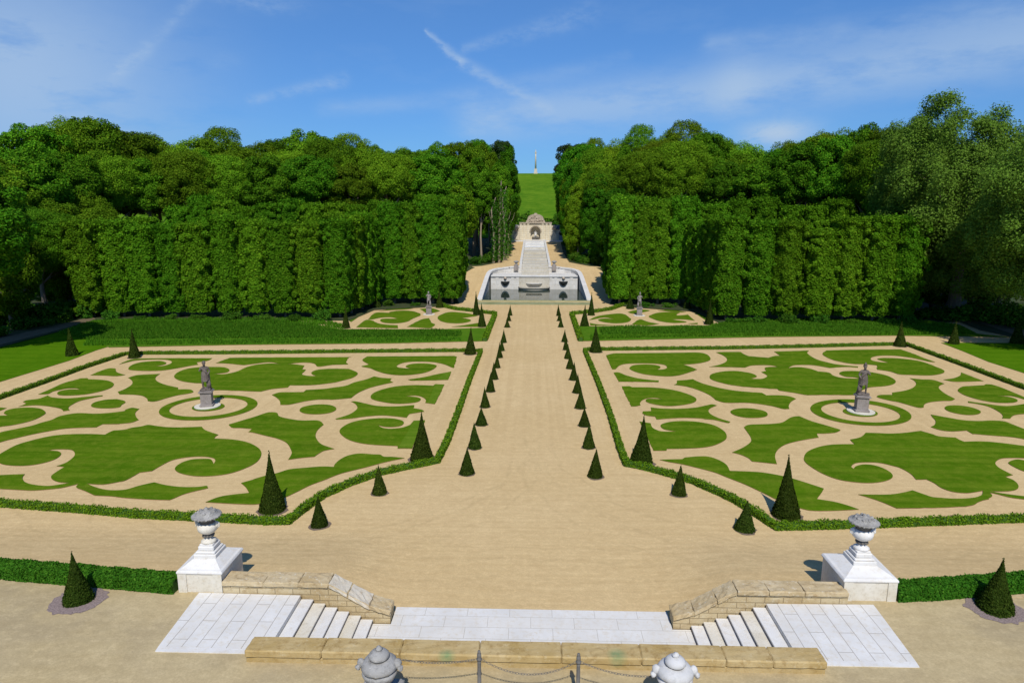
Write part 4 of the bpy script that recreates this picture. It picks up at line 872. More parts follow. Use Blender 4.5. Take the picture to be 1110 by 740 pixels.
for s in (-1, 1):
    bm = bmesh.new(); bc = bmesh.new(); R1, R2 = [], []
    for i, (a, y, z) in enumerate(rim):
        p, q = rim[max(i - 1, 0)], rim[min(i + 1, len(rim) - 1)]
        d = Vector((q[0] - p[0], q[1] - p[1])).normalized(); nx, ny = d.y, -d.x   # outward
        o_ = Vector((a + nx * .0, y + ny * .0)); e_ = Vector((a + nx * .55, y + ny * .55))
        X = lambda u: c0 + s * u
        R1.append([bm.verts.new((X(e_.x), e_.y, -1)), bm.verts.new((X(e_.x), e_.y, z - .25)), bm.verts.new((X(o_.x), o_.y, z - .25)), bm.verts.new((X(o_.x), o_.y, -1))])
        o2 = Vector((a - nx * .1, y - ny * .1)); e2 = Vector((a + nx * .68, y + ny * .68))
        R2.append([bc.verts.new((X(e2.x), e2.y, z - .248)), bc.verts.new((X(e2.x), e2.y, z)), bc.verts.new((X(o2.x), o2.y, z)), bc.verts.new((X(o2.x), o2.y, z - .248))])
    for B_, RR in ((bm, R1), (bc, R2)):
        for A, B in zip(RR, RR[1:]):
            for k in range(4): B_.faces.new((A[k], A[(k + 1) % 4], B[(k + 1) % 4], B[k]))
        B_.faces.new(RR[0][::-1]); B_.faces.new(RR[-1])
    obj('side_wall', bm, POOLW, pool); obj('rim_coping', bc, POOLC, pool)
# wall basins: two dark half bowls and a wide central basin
for a, nm in ((at_dist(547.6, 306, 123.2), 0), (at_dist(610.8, 306, 123.2), 1)):
    bm = bmesh.new(); lathe(bm, [(.0, a[1] - .72), (.25, a[1] - .66), (.6, a[1] - .3), (.82, a[1] + .12), (.82, a[1] + .2), (.7, a[1] + .2), (.0, a[1] + .1)], 16, a[0], 123.38, math.pi, 2 * math.pi, .8)
    b = obj('wall_basin', bm, LEAD, pool)
    bm = bmesh.new(); bmesh.ops.create_icosphere(bm, subdivisions=2, radius=.28, matrix=Matrix.Translation((a[0], 123.36, a[1] + .75))); obj('mask', bm, GROT_D, b, True)
bm = bmesh.new(); lathe(bm, [(.0, -.6), (2.5, -.5), (2.55, -.1), (2.7, .15), (2.95, .25), (2.95, .45), (2.8, .45), (2.7, .32), (0, .3)], 30, c0, 123.38, math.pi, 2 * math.pi, .62); obj('center_basin', bm, POOLY, pool)
bm = bmesh.new(); lathe(bm, [(.0, .86), (1.3, .9), (1.5, 1.0), (1.5, 1.08), (0, 1.06)], 20, c0, 123.41, math.pi, 2 * math.pi, .5); obj('spill_shelf', bm, POOLC, pool)

# cascade
cas = thing('stone_cascade', 'stepped white stone water cascade climbing from the pool to the grotto', 'cascade')
cc = c0 + .2; W = 2.62
YS = [126.2, 128.2, 130.4, 132.8, 137.5, 143, 149, 156]
zline = lambda y: 2.3 + (y - 126.2) * (3.55 - 2.3) / 6.6 if y < 132.8 else 3.55 + (y - 132.8) * (5.85 - 3.55) / 58
bm = bmesh.new()
for i, y in enumerate(YS):
    y1 = YS[i + 1] if i + 1 < len(YS) else 166
    box(bm, cc - W + .01, cc + W - .01, y, y1 + .0, 1.5, zline(y1) - .05 + .05 * (i % 2), .04)
obj('cascade_step', bm, POOLY, cas)
bm = bmesh.new(); prism(bm, [(166.02, 2.0), (191, 2.0), (191, zline(191)), (184, zline(184)), (178, zline(179)), (170, zline(168)), (166.02, zline(166) + .02)], cc - W + .01, cc + W - .01, axis='x'); obj('water_chute', bm, FALL, cas)
for k, y in enumerate((168.5, 176, 183.5)):
    bm = bmesh.new(); box(bm, cc - W + .02, cc + W - .02, y, y + .6, 3, zline(y) + .28, .04); obj('ledge', bm, POOLY if k == 0 else POOLC, cas)
for s in (-1, 1):
    bm = bmesh.new(); x0, x1 = sorted((cc + s * W, cc + s * (W + .5)))
    prism(bm, [(132.4, 1.5), (191.2, 1.5), (191.2, zline(191) + .45), (132.4, zline(132.4) + .5)], x0, x1, axis='x'); obj('side_coping', bm, POOLC, cas)
for s in (-1, 1):
    v = thing('stone_vase', 'small grey stone vase at the %s foot of the cascade' % ('left' if s < 0 else 'right'), 'vase', (cc + s * 3.75, 131.9, 3.3), 0, 'vases at the cascade foot')
    bm = bmesh.new(); box(bm, -.42, .42, -.42, .42, -.6, .55, .04); obj('block', bm, STATPED, v)
    bm = bmesh.new(); lathe(bm, [(.3, .551), (.22, .65), (.14, .75), (.4, .95), (.52, 1.1), (.5, 1.2), (.2, 1.3), (0, 1.38)], 14); obj('bowl', bm, URNGREY, v, True)

# grotto
gr = thing('grotto', 'pale stone garden grotto with a central arch and a rough pediment', 'grotto')
gx, gy, gz = c0 + .45, 196.0, 5.6
bm = bmesh.new(); box(bm, gx - 7.8, gx + 8.2, 193.0, 195.6, 4.5, 5.95, .03); box(bm, gx - 2.9, gx + 2.9, 191.5, 193.0, 4.5, 6.25, .03); obj('platform', bm, POOLC, gr)
zb = 5.95; zc = zb + 4.85
# front wall with an arched opening
bm = bmesh.new(); hw, spring, ar = 4.6, 2.55, 1.42
arch = [(gx + ar * math.cos(a), zb + spring + ar * math.sin(a)) for a in np.linspace(math.pi, 0, 14)]
left = [(gx - hw, zb), (gx - ar, zb)] + arch[:7] + [(gx, zb + spring + ar), (gx, zc), (gx - hw, zc)]
right = [(gx + ar, zb), (gx + hw, zb), (gx + hw, zc), (gx, zc), (gx, zb + spring + ar)] + arch[7:]
prism(bm, left, gy, gy + 1.6, axis='y'); prism(bm, right, gy, gy + 1.6, axis='y'); obj('front_wall', bm, GROT, gr)
bm = bmesh.new(); box(bm, gx - 1.9, gx + 1.9, gy + 1.61, gy + 1.9, zb, zc - .2); obj('niche_back', bm, GROT, gr)
for a in (-4.3, -3.25, -2.15, 2.15, 3.25, 4.3):
    bm = bmesh.new(); box(bm, gx + a - .3, gx + a + .3, gy - .22, gy - .003, zb, zc - .25, .02); box(bm, gx + a - .38, gx + a + .38, gy - .3, gy - .004, zc - .248, zc - .02, .02); obj('pilaster', bm, GROT, gr)
bm = bmesh.new(); box(bm, gx - 4.75, gx + 4.75, gy - .4, gy + 1.7, zc + .003, zc + .3, .03); obj('cornice', bm, GROT_D, gr)
bm = bmesh.new()
ped = [(-4.4, 0), (4.4, 0), (4.3, .7), (3.8, .95), (3.7, 1.5), (3.3, 2.1), (2.6, 2.5), (1.7, 2.75), (.9, 2.9), (.5, 3.3), (-.5, 3.3), (-.9, 2.9), (-1.7, 2.75), (-2.6, 2.5), (-3.3, 2.1), (-3.7, 1.5), (-3.8, .95), (-4.3, .7)]
prism(bm, [(gx + a * .62, zc + .302 + b * .80) for a, b in ped], gy + .1, gy + 1.0, axis='y')
for _ in range(46):
    a, b = random.uniform(-2.3, 2.3), random.uniform(.1, 2.2)
    if b > 2.7 - abs(a) * .95: continue
    bmesh.ops.create_icosphere(bm, subdivisions=1, radius=random.uniform(.15, .32), matrix=Matrix.Translation((gx + a, gy + .1, zc + .3 + b)))
obj('pediment', bm, GROT_D, gr)
for a in np.linspace(math.pi * .95, math.pi * .05, 9):
    pass
bm = bmesh.new()
for a in np.linspace(math.pi, 0, 13): bmesh.ops.create_icosphere(bm, subdivisions=1, radius=.24, matrix=Matrix.Translation((gx + 1.55 * math.cos(a), gy - .1, zb + spring + 1.55 * math.sin(a))))
obj('arch_surround', bm, GROT_D, gr)
for s in (-1, 1):
    bm = bmesh.new(); prism(bm, [(gx + s * 4.62, zb), (gx + s * 6.3, zb), (gx + s * 6.1, zb + 1.4), (gx + s * 5.4, zb + 2.6), (gx + s * 5.2, zb + 3.9), (gx + s * 4.62, zb + 4.5)], gy + .2, gy + 1.0, axis='y'); obj('volute', bm, GROT, gr)
    bm = bmesh.new(); bmesh.ops.create_icosphere(bm, subdivisions=2, radius=.7, matrix=Matrix.Translation((gx + s * 5.5, gy + .2, zb + 3.6))); 
    for q in bm.verts: q.co += Vector((random.gauss(0, .08),) * 3)
    obj('scroll_ornament', bm, GROT_D, gr)
for s in (-1, 1):
    w = obj('wing_wall', (lambda b: (box(b, *sorted((gx + s * 5.0, gx + s * 10.5)), gy + 1.1, gy + 5, zb - 1, zb + 3.1), b)[1])(bmesh.new()), GROT, gr)
    bm = bmesh.new(); box(bm, gx + s * 7.5 - .62, gx + s * 7.5 + .62, gy + 1.02, gy + 1.095, zb, zb + 2.05); d = obj('door', bm, DOORM, gr)
    bm = bmesh.new(); lathe(bm, [(.0, -.1), (.7, -.1), (.7, .0), (0, .0)], 16); 
    for q in bm.verts: q.co = Vector((gx + s * 7.5 + q.co.x, gy + 1.06 + q.co.z * .4, zb + 2.05 + q.co.y))
    obj('fanlight', bm, DARKST, d)
    x0, x1 = sorted((gx + s * 4.7, gx + s * 10.8)); bm = bmesh.new()
    prism(bm, [(gy + .85, zb + 3.102), (gy + 5.2, zb + 3.102), (gy + 4.2, zb + 4.35), (gy + 2.6, zb + 4.35)], x0, x1, axis='x'); obj('roof', bm, SLATE, gr)
ns = thing('niche_statue', 'pale seated stone figure in the arch of the grotto', 'statue', (gx, gy + .7, zb), 0)
bm = bmesh.new(); box(bm, -1.0, 1.0, -.5, .5, 0, .6, .08); 
for _ in range(16): bmesh.ops.create_icosphere(bm, subdivisions=1, radius=random.uniform(.2, .4), matrix=Matrix.Translation((random.uniform(-.9, .9), random.uniform(-.4, .4), random.uniform(.4, .8))))
obj('rock_base', bm, DARKST, ns)
f = link('figure', body_mesh(0), POOLC, ns, True); f.location = (0, 0, .7); f.scale = (1.3, 1.3, 1.05)
link('drapery', drape_mesh(1), POOLC, f, True)
# monument on the hill
ox, oz0 = at_dist(580.6, 187.5, 418); ob = thing('obelisk', 'slim pale stone column on top of the grassy hill', 'monument', (ox, 418, zt(ox, 418)))
bm = bmesh.new(); box(bm, -1.2, 1.2, -1.2, 1.2, -.5, 1.0, .1); box(bm, -.9, .9, -.9, .9, 1.002, 3.0, .1); obj('base', bm, PALE, ob)
bm = bmesh.new(); lathe(bm, [(.55, 3.0), (.42, 10), (.36, 12.2)], 16); obj('shaft', bm, PALE, ob, True)
bm = bmesh.new(); box(bm, -.6, .6, -.6, .6, 12.2, 12.6, .05); lathe(bm, [(.3, 12.6), (.35, 13), (.0, 14.6)], 10); obj('capital', bm, PALE, ob)

# ------------------------------------------------------------------ trees
def crown_np(seed, rx, rz, zc, nclump, per, s, rc, flat=.75, low=-.55, droop=0.0, inner=.25, lobes=9, core=True):
    rng = np.random.default_rng(seed)
    lob = unit(rng.normal(size=(lobes, 3))); amp = rng.uniform(.0, .32, lobes)
    D = unit(rng.normal(size=(nclump * 4, 3))); D = D[D[:, 2] > low][:nclump]
    k = .74 + (np.maximum(D @ lob.T, 0) ** 5 * amp).sum(1) + rng.uniform(-.13, .1, len(D))
    inn = rng.uniform(size=len(D)) < inner; k = np.where(inn, k * rng.uniform(.45, .8, len(D)), k)
    C = D * np.array([rx, rx, rz]) * k[:, None] + (0, 0, zc)
    rcs = rc * rng.uniform(.65, 1.35, len(C))
    Ps, Ns = [], []
    for c, r_, d in zip(C, rcs, D):
        n = int(per * (r_ / rc) ** 2); q = unit(rng.normal(size=(n, 3)))
        q = np.where((q @ d)[:, None] < -.25, -q, q)
        rad = r_ * rng.uniform(.55, 1.08, (n, 1))
        P = c + q * rad * (1, 1, flat); P[:, 2] -= droop * (rad[:, 0]) * rng.uniform(0, 1, n)
        Ps.append(P); Ns.append(q + .4 * d + (0, 0, .2))
    return leaves(np.concatenate(Ps), np.concatenate(Ns), s, .7)
def trunk_bm(h, r, seed, limbs=7, spread=3.0, zc=None):
    rnd = random.Random(seed); bm = bmesh.new()
    pts = [(0, 0, -.6), (0.02 * h * rnd.uniform(-1, 1), 0, h * .25), (.015 * h * rnd.uniform(-1, 1), .015 * h * rnd.uniform(-1, 1), h * .55), (0, 0, h * .86)]
    tube(bm, pts, [r * 1.25, r * .85, r * .55, r * .12], 9)
    for k in range(limbs):
        a = rnd.uniform(0, 6.28); z = h * rnd.uniform(.3, .62); e = h * rnd.uniform(.12, .3)
        tube(bm, [(0, 0, z), (spread * .5 * math.cos(a), spread * .5 * math.sin(a), z + e * .55), (spread * math.cos(a), spread * math.sin(a), z + e)], [r * .4, r * .26, r * .08], 6)
    return bm
def protos(kind, variants):
    """meshes of one kind of tree, 1:1 in metres; each entry is (trunk mesh, crown mesh)"""
    out = []
    for i in range(variants):
        if kind == 'broad': V = crown_np(100 + i, 6.1, 7.8, 15.9, 360, 230, (.15, .125)[i % 2], (1.0, 1.15)[i % 2], .95, -.75, inner=.32); bm = trunk_bm(23, .42, i, 8, 3.6); lm, bk = (LEAF, LEAF_S)[i % 2], BARK
        elif kind == 'raised': V = crown_np(120 + i, 5.9, 5.9, 18.4, 250, 240, (.15, .125)[i % 2], (1.0, 1.2)[i % 2], .95, -.7, inner=.3); bm = trunk_bm(23, .36, 10 + i, 9, 4.0); lm, bk = (LEAF, LEAF_S)[i % 2], BARK_P
        elif kind == 'slender': V = crown_np(140 + i, 3.6, 8.2, 16.0, 180, 200, .16, .95, .95, -.9); bm = trunk_bm(23.5, .26, 20 + i, 7, 2.0); lm, bk = LEAF, BARK_P
        elif kind == 'full': V = crown_np(180 + i, 5.0, 11.0, 11.6, 320, 200, .165, 1.1, .95, -.97); bm = trunk_bm(22, .35, 40 + i, 8, 3.0); lm, bk = LEAF, BARK
        elif kind == 'willow': V = crown_np(220 + i, 10.5, 13.2, 16.0, 520, 360, .135, 1.5, .95, -.85, .9, .3, 12); bm = trunk_bm(28, .75, 60 + i, 12, 6.5); lm, bk = LEAF_W, BARK
        elif kind == 'pine': V = crown_np(260 + i, 3.2, 7.0, 17.2, 120, 150, .17, .9, .8, -.95); bm = trunk_bm(23, .3, 80 + i, 8, 2.2); lm, bk = LEAF_P, BARK
        me = np_mesh('crown', *V); me.materials.append(lm)
        mt = bpy.data.meshes.new('trunk'); bmesh.ops.recalc_face_normals(bm, faces=bm.faces); bm.to_mesh(mt); bm.free(); mt.materials.append(bk)
        out.append((mt, me))
    return out
def lime_protos(variants):
    out = []
    for i in range(variants):
        rng = np.random.default_rng(300 + i); Ps, Ns = [], []
        hw, h0, h1 = 1.75, .9, 12.6 + .5 * (i % 3 - 1)
        for _ in range(110):
            f = rng.uniform()
            z = rng.uniform(h0, h1); 
            if f < .8:
                a = rng.uniform(-1, 1) * hw; side = rng.integers(4); c = {0: (a, -hw), 1: (a, hw), 2: (-hw, a), 3: (hw, a)}[int(side)]
                c = np.array([c[0], c[1], z]); taper = 1 - .25 * max(0, (2.8 - z) / 2.8); c[:2] *= taper * rng.uniform(.86, 1.04)
                d = np.array([(0, -1, 0), (0, 1, 0), (-1, 0, 0), (1, 0, 0)][int(side)], float)
            else:
                c = np.array([rng.uniform(-hw, hw), rng.uniform(-hw, hw), h1 - .2]); d = np.array([0, 0, 1.])
            r_ = rng.uniform(.2, .52); n = int(210 * (r_ / .5) ** 2); q = unit(rng.normal(size=(n, 3))); q = np.where((q @ d)[:, None] < -.2, -q, q)
            P = c + q * r_ * rng.uniform(.5, 1.05, (n, 1)) * (.9, .9, 1.05)
            Ps.append(P); Ns.append(q + .5 * d + (0, 0, .3))
        nF = 26000; zz = h0 + (h1 - h0) * rng.uniform(0, 1, nF); th = rng.uniform(0, 2 * math.pi, nF); c_, s_ = np.cos(th), np.sin(th)
        sup = (np.abs(c_) ** 2.35 + np.abs(s_) ** 2.35) ** (-1 / 2.35)
        ph = rng.uniform(0, 6.28, 6)
        rel = np.zeros(nF)
        for q_ in range(90):      # leafy bulges scattered at random over the trimmed face
            tc, zc_ = rng.uniform(0, 2 * math.pi), rng.uniform(h0, h1); wt, wz = rng.uniform(.10, .30), rng.uniform(.35, 1.3)
            dt = np.abs((th - tc + math.pi) % (2 * math.pi) - math.pi)
            rel += rng.uniform(-.32, .36) * np.exp(-(dt / wt) ** 2 - ((zz - zc_) / wz) ** 2)
        rel += .10 * np.sin(th * 5 + ph[0])
        rr = sup * hw * 1.02 * (1 - .22 * np.clip((h0 + 2.4 - zz) / 2.4, 0, 1)) * (1 - .12 * np.clip((zz - h1 + 1.0), 0, 1)) + rel + np.abs(rng.normal(size=nF)) * -.16
        P = np.stack([rr * c_, rr * s_, zz], 1); Ps.append(P); Ns.append(np.stack([c_, s_, .45 + 0 * c_], 1))
        nT = 3500; P = np.stack([rng.uniform(-hw, hw, nT), rng.uniform(-hw, hw, nT), h1 - .3 + .32 * rng.normal(size=nT) + .3 * np.sin(rng.uniform(0, 6.28, nT))], 1); Ps.append(P); Ns.append(np.tile([[0, 0, 1.]], (nT, 1)))
        P = rng.uniform(-1, 1, (1500, 3)) * (hw * .8, hw * .8, (h1 - h0) / 2) + (0, 0, (h0 + h1) / 2); Ps.append(P); Ns.append(rng.normal(size=P.shape))
        V = leaves(np.concatenate(Ps), np.concatenate(Ns), .125, .7)
        me = np_mesh('crown', *V); me.materials.append(LEAF_L)
        mt = bpy.data.meshes.new('trunk'); bm = trunk_bm(11.5, .17, 400 + i, 5, 1.2); bmesh.ops.recalc_face_normals(bm, faces=bm.faces); bm.to_mesh(mt); bm.free(); mt.materials.append(BARK)
        out.append((mt, me))
    return out
RAISED = protos('raised', 4)
BROAD, SLEND, FULL, WILL, PINE, LIME = protos('broad', 6), protos('slender', 3), protos('full', 3), protos('willow', 2), protos('pine', 2), lime_protos(6)
def plant(protos_, name, x, y, sx, sz, label, cat, group, rz=None, var=None):
    mt, me = protos_[var if var is not None else random.randrange(len(protos_))]
    e = thing(name, label, cat, (x, y, zt(x, y)), random.uniform(0, 6.28) if rz is None else rz, group); e.scale = (sx, sx, sz)
    for nm, m_ in (('trunk', mt), ('crown', me)):
        o = bpy.data.objects.new(nm, m_); COL.objects.link(o); o.parent = e
    return e
Q4 = [0, math.pi / 2, math.pi, -math.pi / 2]
def lime_row(pts, h, rowname, widths=1.0):
    for i, (x, y) in enumerate(pts):
        x += random.uniform(-.15, .15); y += random.uniform(-.45, .3); z = zt(x, y)
        plant(LIME, 'clipped_lime', x, y, 1.04 * widths * random.uniform(.95, 1.06), (h - z) / 13.4 * random.uniform(.96, 1.03), 'clipped green lime tree, %s %s' % (nth(i), rowname), 'tree', 'clipped lime trees', random.choice(Q4) + random.gauss(0, .05))
lin = lambda a, b, n: [(a[0] + (b[0] - a[0]) * k / (n - 1), a[1] + (b[1] - a[1]) * k / (n - 1)) for k in range(n)]
lime_row(lin((-26, 88.3), (-59.5, 87.6), 10), 13.1, 'from the avenue in the front row of the left block')
lime_row(lin((-25.5, 92), (-24.5, 99), 3), 13.6, 'from the front along the inner return of the left block', .95)
lime_row(lin((-21.5, 102.5), (-12.6, 102.5), 4), 15.6, 'from the outside in the row behind the small left parterre')
lime_row(lin((-12.6, 106.5), (-15, 114), 3), 16, 'from the front along the left cascade walk', .95)
lime_row(lin((-18, 114), (-60, 113), 12), 16.2, 'from the avenue in the rear row of the left block')
lime_row(lin((-60.5, 92), (-61, 108), 4), 13.4, 'from the front along the outer end of the left block')
lime_row(lin((25.5, 87.6), (48, 87.4), 7), 13.1, 'from the avenue in the front row of the right block')
lime_row(lin((25, 91.5), (24.5, 98.5), 3), 13.6, 'from the front along the inner return of the right block', .95)
lime_row(lin((22.5, 102.5), (13.4, 102.5), 4), 15.7, 'from the outside in the row behind the small right parterre')
lime_row(lin((13.3, 106.5), (15.6, 114), 3), 16, 'from the front along the right cascade walk', .95)
lime_row(lin((18.5, 114), (50, 113), 9), 16.1, 'from the avenue in the rear row of the right block')
lime_row(lin((49, 91.5), (49.5, 107), 4), 13.4, 'from the front along the outer end of the right block')

def sky_tree(px, py, Y, kind, sx, name, label, group, hscale=None):
    X, Z = at_dist(px, py, Y); top = {'B': 24.6, 'S': 24.6, 'F': 23.6, 'W': 30.2, 'P': 24.2, 'R': 24.4}[kind]
    pr = {'B': BROAD, 'S': SLEND, 'F': FULL, 'W': WILL, 'P': PINE, 'R': RAISED}[kind]
    return plant(pr, name, X, Y, sx, (Z - zt(X, Y)) / top, label, 'tree', group)
SKL = [(-25, 150, 108), (28, 136, 112), (60, 119, 118), (95, 114, 122), (130, 130, 126), (165, 150, 132), (205, 146, 136), (240, 143, 138), (275, 152, 142), (305, 152, 146), (338, 137, 146), (372, 150, 150), (405, 152, 156), (436, 155, 162), (468, 153, 168), (497, 155, 174)]
SKR = [(632, 157, 176), (654, 152, 170), (672, 146, 164), (697, 140, 158), (722, 137, 154), (750, 136, 152), (778, 138, 148), (805, 148, 146), (832, 158, 144), (858, 150, 140), (885, 141, 136), (912, 134, 132), (940, 129, 128), (968, 127, 124), (992, 126, 120)]
for L_, w in ((SKL, 'left'), (SKR, 'right')):
    for i, (px, py, Y) in enumerate(L_):
        sky_tree(px, py, Y, 'B', random.uniform(.98, 1.25), 'woodland_tree', 'tall green broadleaf tree, %s from the left along the skyline of the %s wood' % (nth(i), w), 'trees of the two woods')
MIDL = [(-10, 180, 99), (28, 172, 104), (70, 168, 110), (112, 172, 117), (156, 178, 122), (200, 170, 125), (246, 165, 128), (292, 176, 130), (336, 166, 132), (376, 174, 134), (418, 168, 137), (462, 176, 141)]
MIDR = [(660, 180, 141), (700, 166, 139), (742, 160, 136), (786, 170, 133), (830, 174, 129), (872, 164, 125), (912, 158, 120), (955, 156, 115), (995, 160, 108)]
for L_, w in ((MIDL, 'left'), (MIDR, 'right')):
    for i, (px, py, Y) in enumerate(L_):
        sky_tree(px, py + random.uniform(-7, 7), Y, 'R', random.uniform(.9, 1.15), 'woodland_tree', 'green broadleaf tree, %s from the left in the middle tier of the %s wood' % (nth(i), w), 'trees of the two woods')
for L_, w in ((MIDL, 'left'), (MIDR, 'right')):
    for i, (px, py, Y) in enumerate(L_):
        sky_tree(px + 20, py - 8 + random.uniform(-5, 5), Y + 9, 'R', random.uniform(.95, 1.15), 'woodland_tree', 'green broadleaf tree, %s from the left in the shaded inner tier of the %s wood' % (nth(i), w), 'trees of the two woods')
LOWL = [(-62, 165, 64), (-8, 205, 78), (35, 222, 90), (62, 210, 96), (20, 250, 92), (58, 260, 100), (90, 205, 108)]
LOWR = [(1000, 215, 96), (1022, 235, 98), (1045, 250, 104), (1065, 225, 100), (1095, 240, 98)]
for L_, w in ((LOWL, 'left'), (LOWR, 'right')):
    for i, (px, py, Y) in enumerate(L_):
        sky_tree(px, py, Y, 'F' if i % 2 else 'B', random.uniform(.7, .95), 'woodland_edge_tree', 'low dark broadleaf tree at the shaded outer edge of the %s wood, %s of them' % (w, nth(i)), 'low trees at the outer edges of the woods')
# trees lining the cascade
CASL = [(-7.6, 150, 'S', .8, 176), (-7.3, 160, 'S', .85, 165), (-7.3, 172, 'F', .62, 160), (-7.8, 186, 'F', .7, 156), (-11, 143, 'S', .8, 172), (-13.5, 152, 'B', .8, 160), (-14, 132, 'S', .8, 200), (-13, 165, 'B', .8, 153), (-15, 178, 'B', .9, 152), (-12, 199, 'F', .8, 155)]
CASR = [(9.8, 146, 'F', .62, 190), (9.7, 157, 'F', .62, 176), (9.6, 168, 'F', .62, 168), (9.4, 181, 'F', .66, 160), (13.5, 140, 'F', .75, 190), (14.5, 152, 'B', .8, 168), (15.5, 131, 'F', .72, 205), (14.5, 165, 'B', .8, 158), (15.5, 178, 'B', .9, 154), (13, 199, 'F', .8, 158)]
for L_, w in ((CASL, 'left'), (CASR, 'right')):
    for i, (x, y, kd, sx, ty) in enumerate(L_):
        X, Z = at_dist(577, ty, y); pr = {'S': SLEND, 'F': FULL, 'B': BROAD}[kd]; top = {'B': 24.6, 'S': 24.6, 'F': 23.6}[kd]
        plant(pr, 'cascade_tree', x, y, sx, (Z - zt(x, y)) / top, '%s tree, %s of those lining the %s side of the cascade' % ({'S': 'slender pale trunked', 'F': 'dark leafy', 'B': 'tall green'}[kd], nth(i), w), 'tree', 'trees lining the cascade')
for i, (px, py, Y) in enumerate([(545, 149, 186), (530, 152, 190), (515, 153, 184), (617, 154, 188), (630, 153, 192)]):
    sky_tree(px, py, Y, 'P', random.uniform(.85, 1.05), 'pine_tree', 'dark pine crown above the %s wood by the hill gap, %s from it' % ('left' if i < 3 else 'right', nth(i if i < 3 else i - 3)), 'dark pines by the hill gap')
# tall bare ivy trunks left of the cascade
for i, (px, py, y) in enumerate([(541, 282, 139), (546.5, 277, 143), (551, 270, 152), (535, 284, 138)]):
    x, z0 = at_dist(px, py, y); _, z1 = at_dist(px, 196 + 6 * i, y); z0 = zt(x, y)
    e = thing('bare_trunk', 'tall pale bare tree trunk left of the cascade, %s from the hill gap' % nth([2, 1, 0, 3][i]), 'tree', (x, y, z0), 0, 'bare trunks left of the cascade')
    bm = bmesh.new(); h = z1 - z0; tube(bm, [(0, 0, -.4), (.15, 0, h * .4), (.35 * (-1) ** i, .1, h * .8), (.5, 0, h)], [.3, .25, .18, .06], 8)
    for k in range(2):
        a = k * 2.6; z = h * (.5 + .1 * k); tube(bm, [(.15, 0, z), (.15 + .9 * math.cos(a), .9 * math.sin(a), z + 1.2), (.15 + 1.3 * math.cos(a), 1.3 * math.sin(a), z + 2.6)], [.07, .045, .02], 5)
    obj('trunk', bm, BARK_P, e)
    rng = np.random.default_rng(i + 900); n = 1500; zz = rng.uniform(.5, h * .95, n); a = rng.uniform(0, 6.28, n); rr = .2 + rng.gamma(1.2, .22, n)
    P = np.stack([rr * np.cos(a) + .2, rr * np.sin(a), zz], 1); V = leaves(P, np.stack([np.cos(a), np.sin(a), .4 + 0 * a], 1), .16)
    link('ivy', np_mesh('ivy', *V), SHRUB, e)
# great grey-green trees at the right edge
for i, (px, py, Y, sx) in enumerate([(1062, 112, 92, 1.0), (1190, 112, 71, .95), (1012, 134, 98, .62)]):
    sky_tree(px, py, Y, 'W', sx, 'grey_green_tree', ['huge grey green tree towering over the right wood', 'huge grey green tree cut by the right edge of the photo', 'smaller grey green tree joining the huge one to the right wood'][i], 'grey green trees at the right edge')

# ------------------------------------------------------------------ shrubs, tall grass
def shrub_mesh(seed, n=1600):
    rng = np.random.default_rng(seed); C = rng.normal(size=(16, 3)) * (.42, .42, .22) + (0, 0, .5); Ps, Ns = [], []
    for c in C:
        q = unit(rng.normal(size=(n // 16, 3))); Ps.append(c + q * rng.uniform(.15, .38, (n // 16, 1))); Ns.append(q + (0, 0, .4))
    P = np.concatenate(Ps); P[:, 2] = np.abs(P[:, 2]); V = leaves(P, np.concatenate(Ns), .085); me = np_mesh('shrub', *V); me.materials.append(SHRUB); return me
SH = [shrub_mesh(500 + i) for i in range(4)]
def shrub(x, y, s, sz, label, group):
    o = bpy.data.objects.new('shrub', random.choice(SH)); COL.objects.link(o); o.location = (x, y, zt(x, y)); o.scale = (s, s, sz); o.rotation_euler = (0, 0, random.uniform(0, 6)); tag(o, label, 'shrub', group)
edgeL = [(-9.2, 137.5), (-8.2, 139.2), (-7.4, 141.5), (-7.0, 145), (-6.9, 149), (-6.9, 154), (-7, 160), (-7.1, 166), (-7.2, 173), (-7.4, 180), (-7.6, 187), (-11, 135), (-13, 131), (-14, 127), (-14.3, 121), (-13.8, 115), (-13.2, 110)]
edgeR = [(10.2, 137.5), (9.0, 139.2), (8.4, 141.5), (8.0, 145), (7.9, 149), (7.9, 154), (8, 160), (8.1, 166), (8.3, 173), (8.5, 180), (8.8, 187), (12, 135), (14.4, 131)]
for L_, w in ((edgeL, 'left'), (edgeR, 'right')):
    for i, (x, y) in enumerate(L_):
        s = random.uniform(1.0, 1.8); shrub(x - (1.0 if w == 'left' else -1.0), y, s, s * random.uniform(.7, 1.3), 'leafy green shrub at the foot of the %s cascade trees, %s along the edge' % (w, nth(i)), 'shrubs beside the cascade')
for i, (px, Y) in enumerate([(95, 86), (120, 85.3), (150, 85.6), (185, 85.4), (215, 85.7), (250, 85.4), (285, 85.6), (320, 85.2), (350, 85.6), (420, 99.3), (450, 99.6), (792, 85.2), (822, 84.8), (855, 85.2), (890, 84.9), (925, 85.2), (960, 85), (985, 85.3), (700, 99.6), (725, 99.3)]):
    X, _ = at_dist(px, 345, Y); s = random.uniform(.7, 1.3); shrub(X, Y, s, s * random.uniform(.6, 1.1), 'low green shrub under the clipped limes, %s from the left' % nth(i), 'shrubs under the limes')
